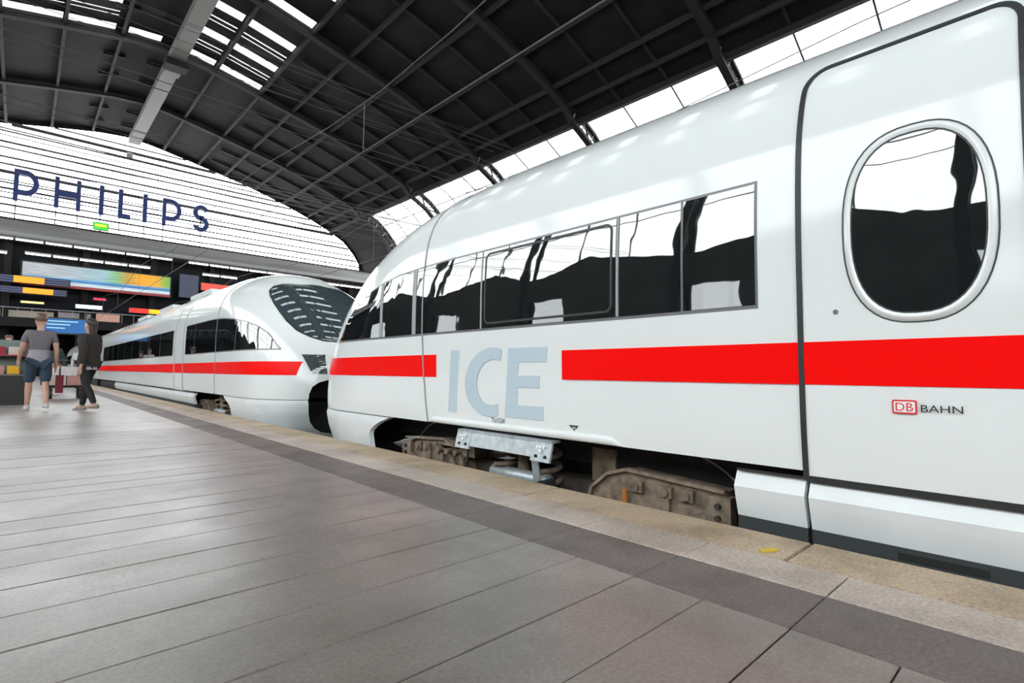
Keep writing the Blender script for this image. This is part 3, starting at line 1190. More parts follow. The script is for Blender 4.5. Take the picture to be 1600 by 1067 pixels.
    for a, c in cuts:
        tr.patch('window_pane', 'pane', a, c, zb, lambda s: max(zb + 0.001, ztop(s)), 0.007, 26 if a < 2.3 else 8, 8, parent=fr)
    if near:
        # grey posts seen through the cab glass and the opening light's own frame
        for a, c in ((2.365, 2.415), (3.02, 3.08)):
            tr.patch('window_post', 'greyseam', a, c, zb, lambda s: ztop(s), 0.010, 2, 8, parent=fr)
        for a in (4.11, 5.53):
            tr.patch('window_post', 'greyseam', a - 0.008, a + 0.008, zb, 2.615, 0.010, 1, 6, parent=fr)
        tr.ribbon('opening_light_frame', 'seam', rounded(4.16, 5.48, 1.985, 2.585, 0.05), 0.018, 0.0095, parent=fr, closed=True)
    # further passenger windows
    if near:
        more = [(8.3 + 2.0 * k, 8.3 + 2.0 * k + 1.75) for k in range(7)]
    else:
        more = [(7.35 + 1.72 * k, 7.35 + 1.72 * k + 1.66) for k in range(9)]
    f2 = tr.patch('window_band_frame', 'frame', more[0][0] - 0.04, more[-1][1] + 0.04, zb - 0.02, 2.6, 0.003, 4, 6)
    for a, c in more:
        tr.patch('window_pane', 'pane', a, c, zb, 2.585, 0.007, 2, 6, parent=f2)
    # panel joint behind the cab
    sj = 3.20
    tr.ribbon('body_joint', 'greyseam', [(3.28, 1.085), (3.262, 1.3), (3.25, 1.45)] + [(sj + 0.04 - 0.04 * min(1, (z_ - 1.5) / 0.5), z_) for z_ in np.linspace(1.5, 3.55, 26)], 0.012, 0.011)
    # door with oval window
    if near:
        d0, d1, dz0, dz1 = 6.655, 7.505, 1.062, 3.235
        door = tr.patch('door', 'white', d0, d1, dz0, dz1 - 0.005, 0.004, 6, 40)
        R = 0.10
        path = [(d0, 1.045)] + [(d0, z_) for z_ in np.linspace(1.2, 3.09, 26)]
        path += [(d0 + R - R * math.cos(a), 3.09 + (dz1 - 3.09) * math.sin(a)) for a in np.linspace(0.15, PI / 2, 8)]
        path += [(s_, dz1) for s_ in np.linspace(d0 + R, d1 - R, 8)[1:-1]]
        path += [(d1 - R + R * math.sin(a), 3.09 + (dz1 - 3.09) * math.cos(a)) for a in np.linspace(0.0, PI / 2 - .15, 8)]
        path += [(d1, z_) for z_ in np.linspace(3.09, 1.2, 26)] + [(d1, 1.045)]
        tr.ribbon('door_seal', 'seam', path, 0.026, 0.011, parent=door)
        cs, cz = 7.135, 2.262

        def oval(a_, b_, n=48, e=2.5):
            return [(cs + a_ * math.copysign(abs(math.cos(q)) ** (2 / e), math.cos(q)), cz + b_ * math.copysign(abs(math.sin(q)) ** (2 / e), math.sin(q))) for q in np.linspace(0, 2 * PI, n, endpoint=False)]
        # raised surround ring
        o1, o2, o3, o4 = oval(0.278, 0.452), oval(0.262, 0.436), oval(0.256, 0.428), oval(0.244, 0.412)
        b = MB()
        rows = []
        for pts_, of in ((o1, 0.003), (o2, 0.020), (o3, 0.021), (o4, 0.010)):
            rows.append([hp(s_, z_, of) for s_, z_ in pts_ + pts_[:1]])
        b.grid(tr.flip(rows))
        ring = b.build('window_surround', 'white', door, smooth=True)
        tr.ribbon('surround_seal', 'seam', oval(0.281, 0.455), 0.006, 0.0065, parent=door, closed=True)
        b = MB()
        rows = []
        for q in (1.0, 0.85, 0.65, 0.4, 0.2, 0.0):
            pts_ = oval(0.247 * q, 0.416 * q)
            rows.append([hp(s_, z_, 0.011) for s_, z_ in pts_ + pts_[:1]])
        b.grid(tr.flip(rows))
        b.build('door_window', 'pane', door, smooth=True, weld=0.0003)
        tr.ribbon('window_seal', 'seam', oval(0.245, 0.413), 0.008, 0.013, parent=door, closed=True)
        MB().tube([(hp(6.825, 1.876, 0.0)[0] * side, 6.815, 1.876), (hp(6.825, 1.876, 0.0)[0] * side + 0.008 * side, 6.815, 1.876)], 0.012, 8).build('door_lock', 'frame', door)
    else:
        d0, d1 = 6.0, 7.2
        door = tr.patch('door', 'white', d0 + 0.12, d1 - 0.12, 1.07, 3.15, 0.004, 4, 24)
        for s_ in (d0 + 0.12, d1 - 0.12):
            tr.ribbon('door_seal', 'greyseam', [(s_, z_) for z_ in np.linspace(1.07, 3.15, 20)], 0.07, 0.008, parent=door)
    # windscreen on the nose front
    ws_half = [(0.0, 2.075), (.20, 2.085), (.42, 2.105), (.64, 2.175), (.80, 2.28), (.89, 2.45), (.93, 2.62), (.945, 2.79), (.93, 2.95), (.88, 3.09), (.76, 3.20), (.58, 3.262), (.38, 3.283), (.2, 3.29), (0.0, 3.292)]
    zs_ = np.linspace(2.0751, 3.2915, 40)
    hx = []
    lower = [p for p in ws_half[:8]]
    upper = [p for p in ws_half[7:]]
    for z_ in zs_:
        if z_ <= 2.79:
            hx.append(float(np.interp(z_, [p[1] for p in lower], [p[0] for p in lower])))
        else:
            hx.append(float(np.interp(z_, [p[1] for p in upper], [p[0] for p in upper])))

    def wsgrid(grow, off, name, m, parent):
        b = MB()
        rows = []
        for z_, h_ in zip(zs_, hx):
            zz = 2.68 + (z_ - 2.68) * (1 + grow * 0.9)
            hh = h_ + grow * 0.6
            rows.append([fp(hh * math.sin(PI / 2 * q), zz, off) for q in np.linspace(-1, 1, 31)])
        b.grid(rows)
        return b.build(name, m, parent, smooth=True)
    wf = wsgrid(0.035, 0.005, 'windscreen_frame', 'seam', t)
    wsgrid(0.0, 0.010, 'windscreen', 'screen', wf)
    for sx in (-1, 1):
        MB().tube([fp(0.10 * sx, 2.10, 0.03), fp(0.25 * sx, 2.4, 0.045), fp(0.42 * sx, 2.72, 0.03)], 0.012, 6).build('wiper', 'seam', wf)
    # headlamp grilles with slats
    for sx in (-1, 1):
        b = MB()
        rows = []
        for i in range(9):
            v = i / 8
            z_ = 1.52 + 0.33 * v
            xo = 0.70 + 0.12 * v
            xi = 0.46 + 0.02 * v - 0.10 * max(0, v - 0.8)
            rows.append([fp((xi + (xo - xi) * q) * sx, z_, 0.004) for q in np.linspace(0, 1, 7)])
        b.grid(rows)
        gl = b.build('headlamp_grille', 'screen', t, smooth=True)
        for i in range(11):
            v = (i + 0.5) / 11
            z_ = 1.52 + 0.33 * v
            xo = 0.69 + 0.12 * v
            xi = 0.47 + 0.02 * v
            MB().tube([fp((xi + (xo - xi) * q) * sx, z_, 0.010) for q in np.linspace(0, 1, 5)], 0.006, 4).build('slat', 'frame', gl)
    # roof gear
    b = MB()
    for s_ in (9.0, 14.0, 19.0):
        b.span(-0.5, 0.5, s_ - 1.2, s_ + 1.2, 3.74, 3.86)
    b.build('roof_unit', 'white2', t)
    if near:
        # ICE lettering
        sl = lambda z_: (z_ - 1.205) * 0.105

        def let(pts):
            return [(s_ + sl(z_), z_) for s_, z_ in pts]
        z0, z1 = 1.205, 1.765
        tr.poly('letter_i', 'ice', let([(3.625, z0), (3.752, z0), (3.752, z1), (3.625, z1)]), 0.005)
        e0, e1 = 4.402, 4.832
        tr.poly('letter_e', 'ice', let([(e0, z0), (e1, z0), (e1, z0 + .105), (e0 + .14, z0 + .105), (e0 + .14, z0 + .245), (e1 - .055, z0 + .245), (e1 - .055, z0 + .34),
                                       (e0 + .13, z0 + .34), (e0 + .13, z1 - .115), (e1, z1 - .115), (e1, z1), (e0, z1)]), 0.005)
        c0, ca, cb = 4.205, 0.345, 0.292
        zc = (z0 + z1) / 2
        oo = [(c0 + ca * math.cos(a), zc + cb * math.sin(a)) for a in np.linspace(math.radians(70), math.radians(290), 24)]
        ii = [(c0 + 0.02 + (ca - .145) * math.cos(a), zc + (cb - .10) * math.sin(a)) for a in np.linspace(math.radians(295), math.radians(65), 24)]
        oo = [(min(s_, 4.33), z_) for s_, z_ in oo]
        ii = [(min(s_, 4.33), z_) for s_, z_ in ii]
        b = MB()
        A = [hp(s_ + sl(z_), z_, 0.005) for s_, z_ in oo]
        B = [hp(s_ + sl(z_), z_, 0.005) for s_, z_ in ii[::-1]]
        b.grid(tr.flip([A, B]))
        b.build('letter_c', 'ice', t)
        tr.print_text('unit_number', 'black', 'Tz1524', 4.235, 4.40, 1.150, 1.190, 0.005)
        # operator logo: red frame, white ground, DB, and BAHN beside it
        lg = tr.poly('logo_frame', 'logored', rounded(7.030, 7.120, 1.398, 1.460, 0.008, 3), 0.0125)
        tr.poly('logo_ground', 'whiteprint', rounded(7.036, 7.114, 1.405, 1.453, 0.005, 3), 0.0135, parent=lg)
        tr.print_text('logo_letters', 'logored', 'DB', 7.043, 7.107, 1.411, 1.447, 0.0145, parent=lg)
        tr.print_text('logo_word', 'black', 'BAHN', 7.134, 7.276, 1.410, 1.441, 0.0135, parent=lg)
        # lifting-point mark
        mk = tr.poly('lifting_mark', 'black', [(5.09, 1.193), (5.18, 1.193), (5.168, 1.183), (5.102, 1.183)], 0.005)
        for pts in ([(5.105, 1.180), (5.122, 1.180), (5.113, 1.170)], [(5.148, 1.180), (5.165, 1.180), (5.157, 1.170)], [(5.126, 1.172), (5.146, 1.172), (5.136, 1.155)]):
            tr.poly('mark_triangle', 'black', pts, 0.005, parent=mk)
        # galvanised bracket under the cab
        br = MB()
        br.box((1.405 * side, 4.36, 0.978), (0.05, 0.80, 0.115), ry=-0.25 * side)
        br.box((1.37 * side, 4.36, 1.052), (0.10, 1.14, 0.02))
        bo = br.build('lifting_bracket', 'steel', t)
        for a, c in ((3.785, 3.985), (4.735, 4.935)):
            pl = MB().box((1.425 * side, (a + c) / 2, 0.975), (0.018, c - a, 0.155), ry=-0.25 * side).build('end_plate', 'steel', bo)
        for yb in (3.84, 3.93, 4.79, 4.885):
            MB().tube([(1.40 * side, yb, 0.94), (1.447 * side, yb, 0.935)], 0.017, 10).build('bolt_hole', 'under', bo)
        for yb in (3.885, 4.835):
            b = MB()
            for dy, dz in ((-0.032, 0), (0, 0), (0.032, 0), (0, -0.028)):
                xw = 1.4400 + (0.0 if dz == 0 else 0.007)
                zz = 1.008 + dz
                b.add([(xw * side, yb + dy - 0.015, zz + 0.012), (xw * side, yb + dy + 0.015, zz + 0.012), ((xw + .005) * side, yb + dy, zz - 0.014)], [(0, 1, 2)])
            b.build('plate_mark', 'whiteprint', bo)
        b = MB()
        b.bar((1.36 * side, 4.70, 0.90), (1.33 * side, 4.70, 0.72), 0.07, 0.015)
        b.build('drop_strap', 'steel', bo)
        b = MB()
        for k_ in range(5):
            b.lathe([(-0.012, 0.02), (-0.012, 0.05), (0.012, 0.05), (0.012, 0.02)], ((1.28 + 0.028 * k_) * side, 4.80, 0.70), 'X', 14)
        b.build('coiled_pipe', 'seam', t)
    bogie(tr, 4.38 if near else 3.55, near)
    bogie(tr, 20.5, False)
    return tr


tn = end_car('train_car', 'white streamlined train car with ICE lettering and red stripe beside the platform edge', (XC, TIP1, RAIL), PI, -1 * -1, True)
tf = end_car('train_car', 'white streamlined train car with large front windscreen, coupled beyond the lettered car', (XC, TIP2, RAIL), 0.0, -1, False)

# following car of the far train
tr = Train('train_car', 'white middle train car running away behind the far nose car', (XC, TIP2 + 25.25, RAIL), 0.0, -1)
zl = [1.083 + (3.7995 - 1.083) * (math.sin(PI / 2 * i / 24)) for i in range(25)]
prof = [(Wf(z_), z_) for z_ in zl]
prof = prof + [(-x, z_) for x, z_ in prof[::-1]]
b = MB()
b.prism(prof, 0.0, 24.5)
b.build('body', 'white', tr.t, smooth=True, weld=0.001, angle=0.6)


def shift(s):
    return s + 20


for nm, m, z0, z1, of in (('stripe', 'red', 1.495, 1.725, 0.004),):
    pb = MB().span(-1.4345, -1.40, 0.05, 24.45, z0, z1)
    pb.build(nm, m, tr.t)
for k in range(12):
    MB().box((-1.42, 1.6 + 1.9 * k, 2.265), (0.04, 1.75, 0.64)).build('window_pane', 'pane', tr.t)
MB().span(-1.36, 1.36, 0.3, 24.2, 0.40, 1.07).build('underframe', 'under', tr.t)
MB().span(-1.40, -1.36, 4.5, 20.0, 0.75, 1.04).build('skirt', 'white2', tr.t)
MB().span(-0.9, 0.9, -0.24, 0.0, 1.1, 3.3).build('gangway_bellows', 'seam', tr.t)

# ================================================================== FAR END: concourse bridge
YC = 75.0
con = bpy.data.objects.new('wall_concourse', None)
COL.objects.link(con)
struct(con)
XL, XRr = -29.5, 50.0
MB().span(XL, XRr, YC, 99, 15.0, 16.3).build('fascia', 'fascia', con)
MB().span(XL, XRr, YC - 0.25, YC, 14.55, 15.0).build('fascia_rail', 'lampbody', con)
MB().span(XL, XRr, YC - 0.15, YC, 16.3, 16.45).build('coping_rail', 'iron', con)
MB().span(XL, XRr, YC + 2.2, YC + 3, 5.2, 15.0).build('shop_front', 'facade', con)
MB().span(XL, XRr, YC - 0.2, 99, 5.2, 6.1).build('bridge_deck', 'iron', con)
MB().span(XL, XRr, YC - 1.0, YC + 2.2, 14.4, 14.55).build('soffit', 'fascia', con)
for x in np.arange(-27, 50, 6.4):
    MB().span(x - 0.3, x + 0.3, YC + 1.2, YC + 1.8, 6.1, 14.4).build('column', 'iron', con)
    MB().span(x - 0.4, x + 0.4, YC + 4.2, YC + 5.0, -0.96, 5.2).build('pier', 'wall', con)
for x in np.arange(-29, 50, 1.1):
    MB().span(x - 0.02, x + 0.02, YC - 0.12, YC - 0.06, 6.1, 7.1).build('baluster', 'lampbody', con)
MB().span(XL, XRr, YC - 0.14, YC - 0.04, 7.1, 7.18).build('handrail', 'lampbody', con)
# shadowed back of the undercroft
struct(MB().span(XL, XRr, 98.0, 98.3, -0.96, 5.2).build('wall_undercroft', 'wall'))


def lamp(x0, x1, y, z, label):
    t = thing('strip_light', label, 'lamp', ((x0 + x1) / 2, y, z), group='strip lights along the concourse bridge')
    h = (x1 - x0) / 2
    MB().span(-h, h, -0.12, 0.12, 0.0, 0.16).build('housing', 'lampbody', t)
    MB().tube([(-h + .05, 0, -0.06), (h - .05, 0, -0.06)], 0.085, 8).build('tube', 'tube', t)
    for sx in (-0.7, 0.7):
        MB().span(sx * h - 0.02, sx * h + 0.02, -0.02, 0.02, 0.16, 14.41 - z).build('hanger', 'iron', t)


ORD = ['first', 'second', 'third', 'fourth', 'fifth', 'sixth', 'seventh', 'eighth', 'ninth']


def lamps(x0, x1, n, y, z, label):
    w = (x1 - x0) / n
    for i in range(n):
        lamp(x0 + w * i + 0.06, x0 + w * (i + 1) - 0.06, y, z, label + (', %s from the left' % ORD[i] if n > 1 else ''))


lamps(-8.0, 13.0, 9, YC - 0.7, 14.20, 'white tube light in the upper row left of the train roof')
lamps(14.6, 28.6, 6, YC - 0.7, 14.15, 'white tube light in the upper row above the far train')
lamps(29.5, 39, 4, YC - 0.7, 13.7, 'white tube light in the upper row beside the arch foot')
lamps(-0.2, 11.0, 5, YC + 0.4, 13.05, 'white tube light in the lower row above the billboard')
lamps(-8.0, -1.4, 3, YC + 0.4, 12.85, 'white tube light in the lower row at the left edge')
lamps(16.4, 20.6, 2, YC + 0.4, 13.05, 'white tube light in the lower row right of the billboard')


def emis(name, col, st):
    return mat(name, tuple(c * 0.6 for c in col), 0.4, emit=(col, st))


# billboard
bbm = bpy.data.materials.new('billboard_print')
bbm.use_nodes = True
nt = bbm.node_tree
pb = nt.nodes['Principled BSDF']
tc = nt.nodes.new('ShaderNodeTexCoord')
sp = nt.nodes.new('ShaderNodeSeparateXYZ')
nt.links.new(tc.outputs['Generated'], sp.inputs[0])
r1 = nt.nodes.new('ShaderNodeValToRGB')
els = r1.color_ramp.elements
els[0].position = 0.0
els[0].color = (0.42, 0.42, 0.43, 1)
els[1].position = 1.0
els[1].color = (0.17, 0.42, 0.06, 1)
for p, c in ((0.25, (0.42, 0.45, 0.47, 1)), (0.52, (0.30, 0.47, 0.50, 1)), (0.60, (0.22, 0.45, 0.20, 1)), (0.68, (0.50, 0.30, 0.05, 1)), (0.78, (0.85, 0.36, 0.02, 1)), (0.90, (0.75, 0.38, 0.03, 1)), (0.96, (0.25, 0.42, 0.08, 1))):
    e = els.new(p)
    e.color = c
r2 = nt.nodes.new('ShaderNodeValToRGB')
r2.color_ramp.elements[0].position = 0.0
r2.color_ramp.elements[0].color = (0.55, 0.62, 0.66, 1)
r2.color_ramp.elements[1].position = 1.0
r2.color_ramp.elements[1].color = (0.30, 0.52, 0.12, 1)
for p, c in ((0.16, (0.50, 0.58, 0.62, 1)), (0.2, (0.03, 0.16, 0.38, 1)), (0.34, (0.10, 0.32, 0.55, 1)), (0.42, (0.45, 0.50, 0.45, 1))):
    e = r2.color_ramp.elements.new(p)
    e.color = c
nt.links.new(sp.outputs['X'], r1.inputs['Fac'])
nt.links.new(sp.outputs['Z'], r2.inputs['Fac'])
mr = nt.nodes.new('ShaderNodeMapRange')
mr.inputs['From Min'].default_value = 0.30
mr.inputs['From Max'].default_value = 0.42
nt.links.new(sp.outputs['Z'], mr.inputs['Value'])
mx = nt.nodes.new('ShaderNodeMix')
mx.data_type = 'RGBA'
nt.links.new(mr.outputs[0], mx.inputs['Factor'])
nt.links.new(r2.outputs['Color'], mx.inputs['A'])
nt.links.new(r1.outputs['Color'], mx.inputs['B'])
nzb = nt.nodes.new('ShaderNodeTexNoise')
nzb.inputs['Scale'].default_value = 6
mpb = nt.nodes.new('ShaderNodeMapping')
mpb.inputs['Scale'].default_value = (1, 1, 6)
nt.links.new(tc.outputs['Generated'], mpb.inputs['Vector'])
nt.links.new(mpb.outputs['Vector'], nzb.inputs['Vector'])
rb = nt.nodes.new('ShaderNodeValToRGB')
rb.color_ramp.elements[0].position = 0.35
rb.color_ramp.elements[0].color = (0.55, 0.58, 0.65, 1)
rb.color_ramp.elements[1].position = 0.6
rb.color_ramp.elements[1].color = (1, 1, 1, 1)
nt.links.new(nzb.outputs['Fac'], rb.inputs['Fac'])
mm_ = nt.nodes.new('ShaderNodeMix')
mm_.data_type = 'RGBA'
mm_.blend_type = 'MULTIPLY'
mm_.inputs['Factor'].default_value = 1
nt.links.new(mx.outputs['Result'], mm_.inputs['A'])
nt.links.new(rb.outputs['Color'], mm_.inputs['B'])
nt.links.new(mm_.outputs['Result'], pb.inputs['Base Color'])
nt.links.new(mm_.outputs['Result'], pb.inputs['Emission Color'])
pb.inputs['Emission Strength'].default_value = 0.75
bb = thing('billboard', 'long backlit billboard, pale on the left and orange and green on the right', 'billboard', (6.3, YC - 0.6, 9.55))
MB().span(-6.7, 6.7, 0.0, 0.25, 0.0, 2.55).build('frame', 'black', bb)
MB().span(-6.55, 6.55, -0.03, 0.02, 0.30, 2.42).build('panel', bbm, bb)
MB().span(-6.6, 6.6, -0.05, 0.02, 0.02, 0.26).build('bottom_border', emis('billboard_red', (0.35, 0.03, 0.03), 0.5), bb)


def sign(name, label, cat, x0, x1, z0, z1, y, m, group=None):
    t = thing(name, label, cat, ((x0 + x1) / 2, y, z0), group=group)
    h = (x1 - x0) / 2
    hz = z1 - z0
    MB().span(-h - .06, h + .06, 0.0, 0.2, -0.06, hz + 0.06).build('housing', 'black', t)
    MB().span(-h, h, -0.03, 0.03, 0.0, hz).build('lit_face', m, t)
    return t


E_OR = emis('lit_orange', (1.0, 0.30, 0.01), 1.3)
dims = mat('board_navy', (0.03, 0.04, 0.12), 0.3, emit=((0.10, 0.12, 0.30), 0.35))
for nm, x0, x1, z0, z1, lab in (('departure_board', -2.4, 3.6, 9.55, 10.35, 'dark departure board with an orange lit field, above the other one'),
                               ('departure_board', -2.0, 3.4, 8.5, 9.2, 'dark departure board with an orange lit field, below the other one')):
    t = thing(nm, lab, 'departure board', ((x0 + x1) / 2, YC - 1.4, z0), group='departure boards in front of the billboard')
    h = (x1 - x0) / 2
    MB().span(-h, h, 0, 0.25, 0, z1 - z0).build('housing', 'black', t)
    for k in range(3):
        zz = (z1 - z0) * (0.12 + 0.3 * k)
        MB().span(-h + .1, h - .1, -0.02, 0.01, zz, zz + (z1 - z0) * 0.16).build('text_row', dims, t)
    a = -h + (1.55 if z0 > 9 else 1.9)
    MB().span(a, a + 2.35, -0.05, 0.01, 0.08, z1 - z0 - 0.06).build('lit_field', E_OR, t)
sign('shop_sign', 'thin yellow lit sign below the departure boards', 'sign', -0.2, 1.6, 7.65, 7.85, YC - 0.4, emis('lit_yellow', (1.0, 0.72, 0.30), 1.2))
sign('shop_sign', 'bluish white lit sign left of the red and yellow sign', 'sign', 4.2, 6.5, 7.5, 7.9, YC - 0.4, emis('lit_white', (0.75, 0.82, 1.0), 1.6))
sign('shop_sign', 'small red lit sign under the middle of the billboard', 'sign', 5.7, 6.8, 8.55, 8.78, YC - 0.4, emis('lit_crimson', (0.85, 0.03, 0.08), 0.9))
sg = sign('shop_sign', 'red and yellow lit sign just above the far train roof', 'sign', 9.0, 12.5, 7.45, 7.95, YC - 0.4, emis('lit_red', (1.0, 0.02, 0.01), 1.4))
MB().span(0.15, 1.75, -0.06, 0.0, 0.0, 0.5).build('yellow_field', emis('lit_amber', (1.0, 0.45, 0.0), 1.4), sg)
sign('shop_sign', 'red lit sign right of the billboard, behind the far train', 'sign', 16.2, 19.6, 10.9, 11.8, YC - 0.4, emis('lit_red_dim', (0.75, 0.08, 0.05), 0.8))
sign('shop_sign', 'grey blue lit panel between billboard and red sign', 'sign', 13.9, 15.9, 9.8, 12.6, YC - 0.3, emis('lit_slate', (0.05, 0.06, 0.10), 0.6))
sign('shop_window', 'warm pinkish lit shop window low on the bridge', 'window', 6.2, 8.4, 6.35, 7.2, YC + 1.9, emis('lit_pink', (0.55, 0.30, 0.22), 0.7))
sign('shop_window', 'dim beige lit shop window at the left of the bridge', 'window', -2.5, 2.5, 6.3, 7.0, YC + 1.9, emis('lit_beige', (0.25, 0.22, 0.18), 0.7))
sign('shop_window', 'dim grey lit shop window in the middle of the bridge', 'window', 2.9, 5.7, 6.3, 7.1, YC + 1.9, emis('lit_grey', (0.20, 0.19, 0.20), 0.7))
ex = sign('exit_sign', 'small green and yellow sign above the concourse fascia', 'sign', 5.35, 6.65, 16.55, 17.35, YC - 0.3, emis('lit_green', (0.06, 0.62, 0.05), 0.9))
MB().span(-0.55, 0.5, -0.05, 0.0, 0.35, 0.62).build('yellow_band', emis('lit_lemon', (0.75, 0.72, 0.05), 0.9), ex)
MB().span(-0.05, 0.05, 0.0, 0.1, -0.3, 0.0).build('post', 'iron', ex)

# PHILIPS letters standing in front of the end glazing
ph = thing('roof_letters', 'large navy letters reading PHILIPS in front of the glazed end wall', 'sign', (10.0, 94.0, 16.3))
ZB, HT, SW = 6.45, 4.25, 0.62


def stroke_box(b, x0, x1, z0, z1):
    b.span(x0, x1, -0.2, 0.2, z0, z1)


def arc_band(b, cx, cz, ro, ri, a0, a1, sx=1.0, n=18):
    A = []
    for k in range(n + 1):
        a = math.radians(a0 + (a1 - a0) * k / n)
        A.append((math.cos(a), math.sin(a)))
    P = []
    for y_ in (-0.2, 0.2):
        P.append([(cx + sx * ro * c, y_, cz + ro * s_) for c, s_ in A])
        P.append([(cx + sx * ri * c, y_, cz + ri * s_) for c, s_ in A])
    b.grid([P[0], P[1], P[3], P[2], P[0]])
    b.add([P[0][0], P[1][0], P[3][0], P[2][0]], [(0, 1, 2, 3)])
    b.add([P[0][-1], P[1][-1], P[3][-1], P[2][-1]], [(0, 1, 2, 3)])


def letterP(x):
    b = MB()
    stroke_box(b, x, x + 0.5, ZB, ZB + HT)
    rz = 1.70
    zc = ZB + HT - rz
    stroke_box(b, x + .5, x + 1.1, ZB + HT - 0.7, ZB + HT)
    stroke_box(b, x + .5, x + 1.1, zc - rz, zc - rz + 0.7)
    arc_band(b, x + 1.1, zc, rz, rz - 0.7, -90, 90, 0.82)
    b.build('letter_p', 'signblue', ph)


letterP(-11.7)
b = MB()
stroke_box(b, -7.65, -7.15, ZB, ZB + HT)
stroke_box(b, -5.35, -4.85, ZB, ZB + HT)
stroke_box(b, -7.15, -5.35, ZB + 1.65, ZB + 2.4)
b.build('letter_h', 'signblue', ph)
b = MB()
stroke_box(b, -2.85, -2.3, ZB, ZB + HT)
b.build('letter_i', 'signblue', ph)
b = MB()
stroke_box(b, -0.65, -0.1, ZB, ZB + HT)
stroke_box(b, -0.1, 0.85, ZB, ZB + 0.72)
b.build('letter_l', 'signblue', ph)
b = MB()
stroke_box(b, 2.3, 2.85, ZB, ZB + HT)
b.build('letter_i', 'signblue', ph)
letterP(4.75)
b = MB()
cx = 9.95
r_ = 1.24
arc_band(b, cx, ZB + HT - r_, r_, r_ - 0.70, 20, 270, 0.92)
arc_band(b, cx, ZB + r_ - 0.04 + 0.02, r_, r_ - 0.70, -160, 90, 0.92)
b.span(cx - 0.1, cx + 0.1, -0.2, 0.2, ZB + 1.75, ZB + 2.42)
b.build('letter_s', 'signblue', ph)
for z_ in (ZB + 1.0, ZB + 2.6):
    MB().span(-14, 13, 0.2, 0.32, z_ - 0.07, z_ + 0.07).build('carrier_rail', 'iron', ph)
for x in (-11.4, -7.4, -5.1, -2.6, -0.4, 2.6, 5.0, 10.0):
    MB().span(x - 0.06, x + 0.06, 0.3, 0.4, 0.0, ZB + 3.0).build('support_post', 'iron', ph)

# overhead line: contact wires along the tracks and span wires across the hall
for tx, lab in ((4.33, 'contact wire over the white train'), (8.9, 'contact wire over the track behind the train')):
    t = thing('contact_line', 'thin overhead ' + lab, 'wire', (tx, 0, 4.75))
    MB().tube([(0, -44, 0), (0, 74.5, 0)], 0.011, 6).build('contact_wire', 'wire', t)
    MB().tube([(0, y_, 1.15 + 0.25 * math.cos(y_ / 16.2 * 2 * PI)) for y_ in np.arange(-44, 74.5, 2.0)], 0.010, 6).build('carrier_wire', 'wire', t)
    for y_ in np.arange(-40, 74.5, 8.1):
        MB().tube([(0, y_, 0), (0, y_, 1.15 + 0.25 * math.cos(y_ / 16.2 * 2 * PI))], 0.006, 4).build('dropper', 'wire', t)
spans = [(30, 11.0), (30, 12.4), (38, 13.3), (38, 15.0), (38, 15.35), (46, 14.0), (46, 15.5), (54, 17.5), (54, 19.2), (54, 19.5), (62, 18.0), (62, 20.5), (70, 21.5), (70, 23.6), (70, 24.4),
         (24, 12.0), (24, 12.35), (31, 17.2), (31, 17.6), (40, 24.0), (40, 24.5), (48, 27.5), (48, 29.0), (56, 30.0)]
for y_, z_ in spans:
    rel = (z_ - 0.8) / y_
    hwid = min(39.0, half_width(z_ + 1.0) - 1.3)
    lab = 'thin span wire below the dark roof' if rel > 0.36 else 'thin span wire before the glazed end wall'
    o = MB().tube([(XR - hwid + 2 * hwid * k / 24, y_, z_ + 0.9 * ((k - 12) / 12) ** 2 - 0.3) for k in range(25)], 0.032 if rel < 0.36 else 0.018, 6).build('span_wire', 'wire' if rel < 0.36 else 'wirelight', None, smooth=True)
    same = sorted([(q[1] - 0.8) / q[0] for q in spans if ((q[1] - 0.8) / q[0] > 0.36) == (rel > 0.36)], reverse=True)
    tag(o, lab + ', %s from the top' % (ORD + ['tenth', 'eleventh', 'twelfth', 'thirteenth', 'fourteenth', 'fifteenth'])[same.index(rel)], 'wire', 'span wires across the hall')
hl = thing('hanging_lamp', 'small grey lamp hanging on a wire before the glazed end wall', 'lamp', (6.63, 60, 20.7))
MB().lathe([(0.0, 0.24), (0.08, 0.27), (0.45, 0.22), (0.58, 0.10), (0.62, 0.04)], (0, 0, 0), 'Z', 16).build('shade', 'lampbody', hl, smooth=True, angle=0.6)
MB().tube([(0, 0, 0.6), (0, 0, 1.5)], 0.02, 6).build('hanger', 'wire', hl)


# ================================================================== PEOPLE
def skin_obj(name, joints, edges, m, parent, root=0, sub=2):
    me = bpy.data.meshes.new(name)
    me.from_pydata([j[0] for j in joints], edges, [])
    me.materials.append(M[m] if isinstance(m, str) else m)
    o = link(name, me, parent)
    md = o.modifiers.new('skin', 'SKIN')
    md.use_smooth_shade = True
    lay = me.skin_vertices[0].data
    for i, j in enumerate(joints):
        r = j[1]
        lay[i].radius = r if isinstance(r, tuple) else (r, r)
        lay[i].use_root = (i == root)
    ss = o.modifiers.new('sub', 'SUBSURF')
    ss.levels = 1
    ss.render_levels = sub
    return o


M['skin'] = mat('skin', (0.48, 0.28, 0.20), 0.5)
CL = {}


def cloth(name, col):
    if name not in CL:
        CL[name] = mat('cloth_' + name, col, 0.85, noise=(30, 0.12, 3))
    return CL[name]


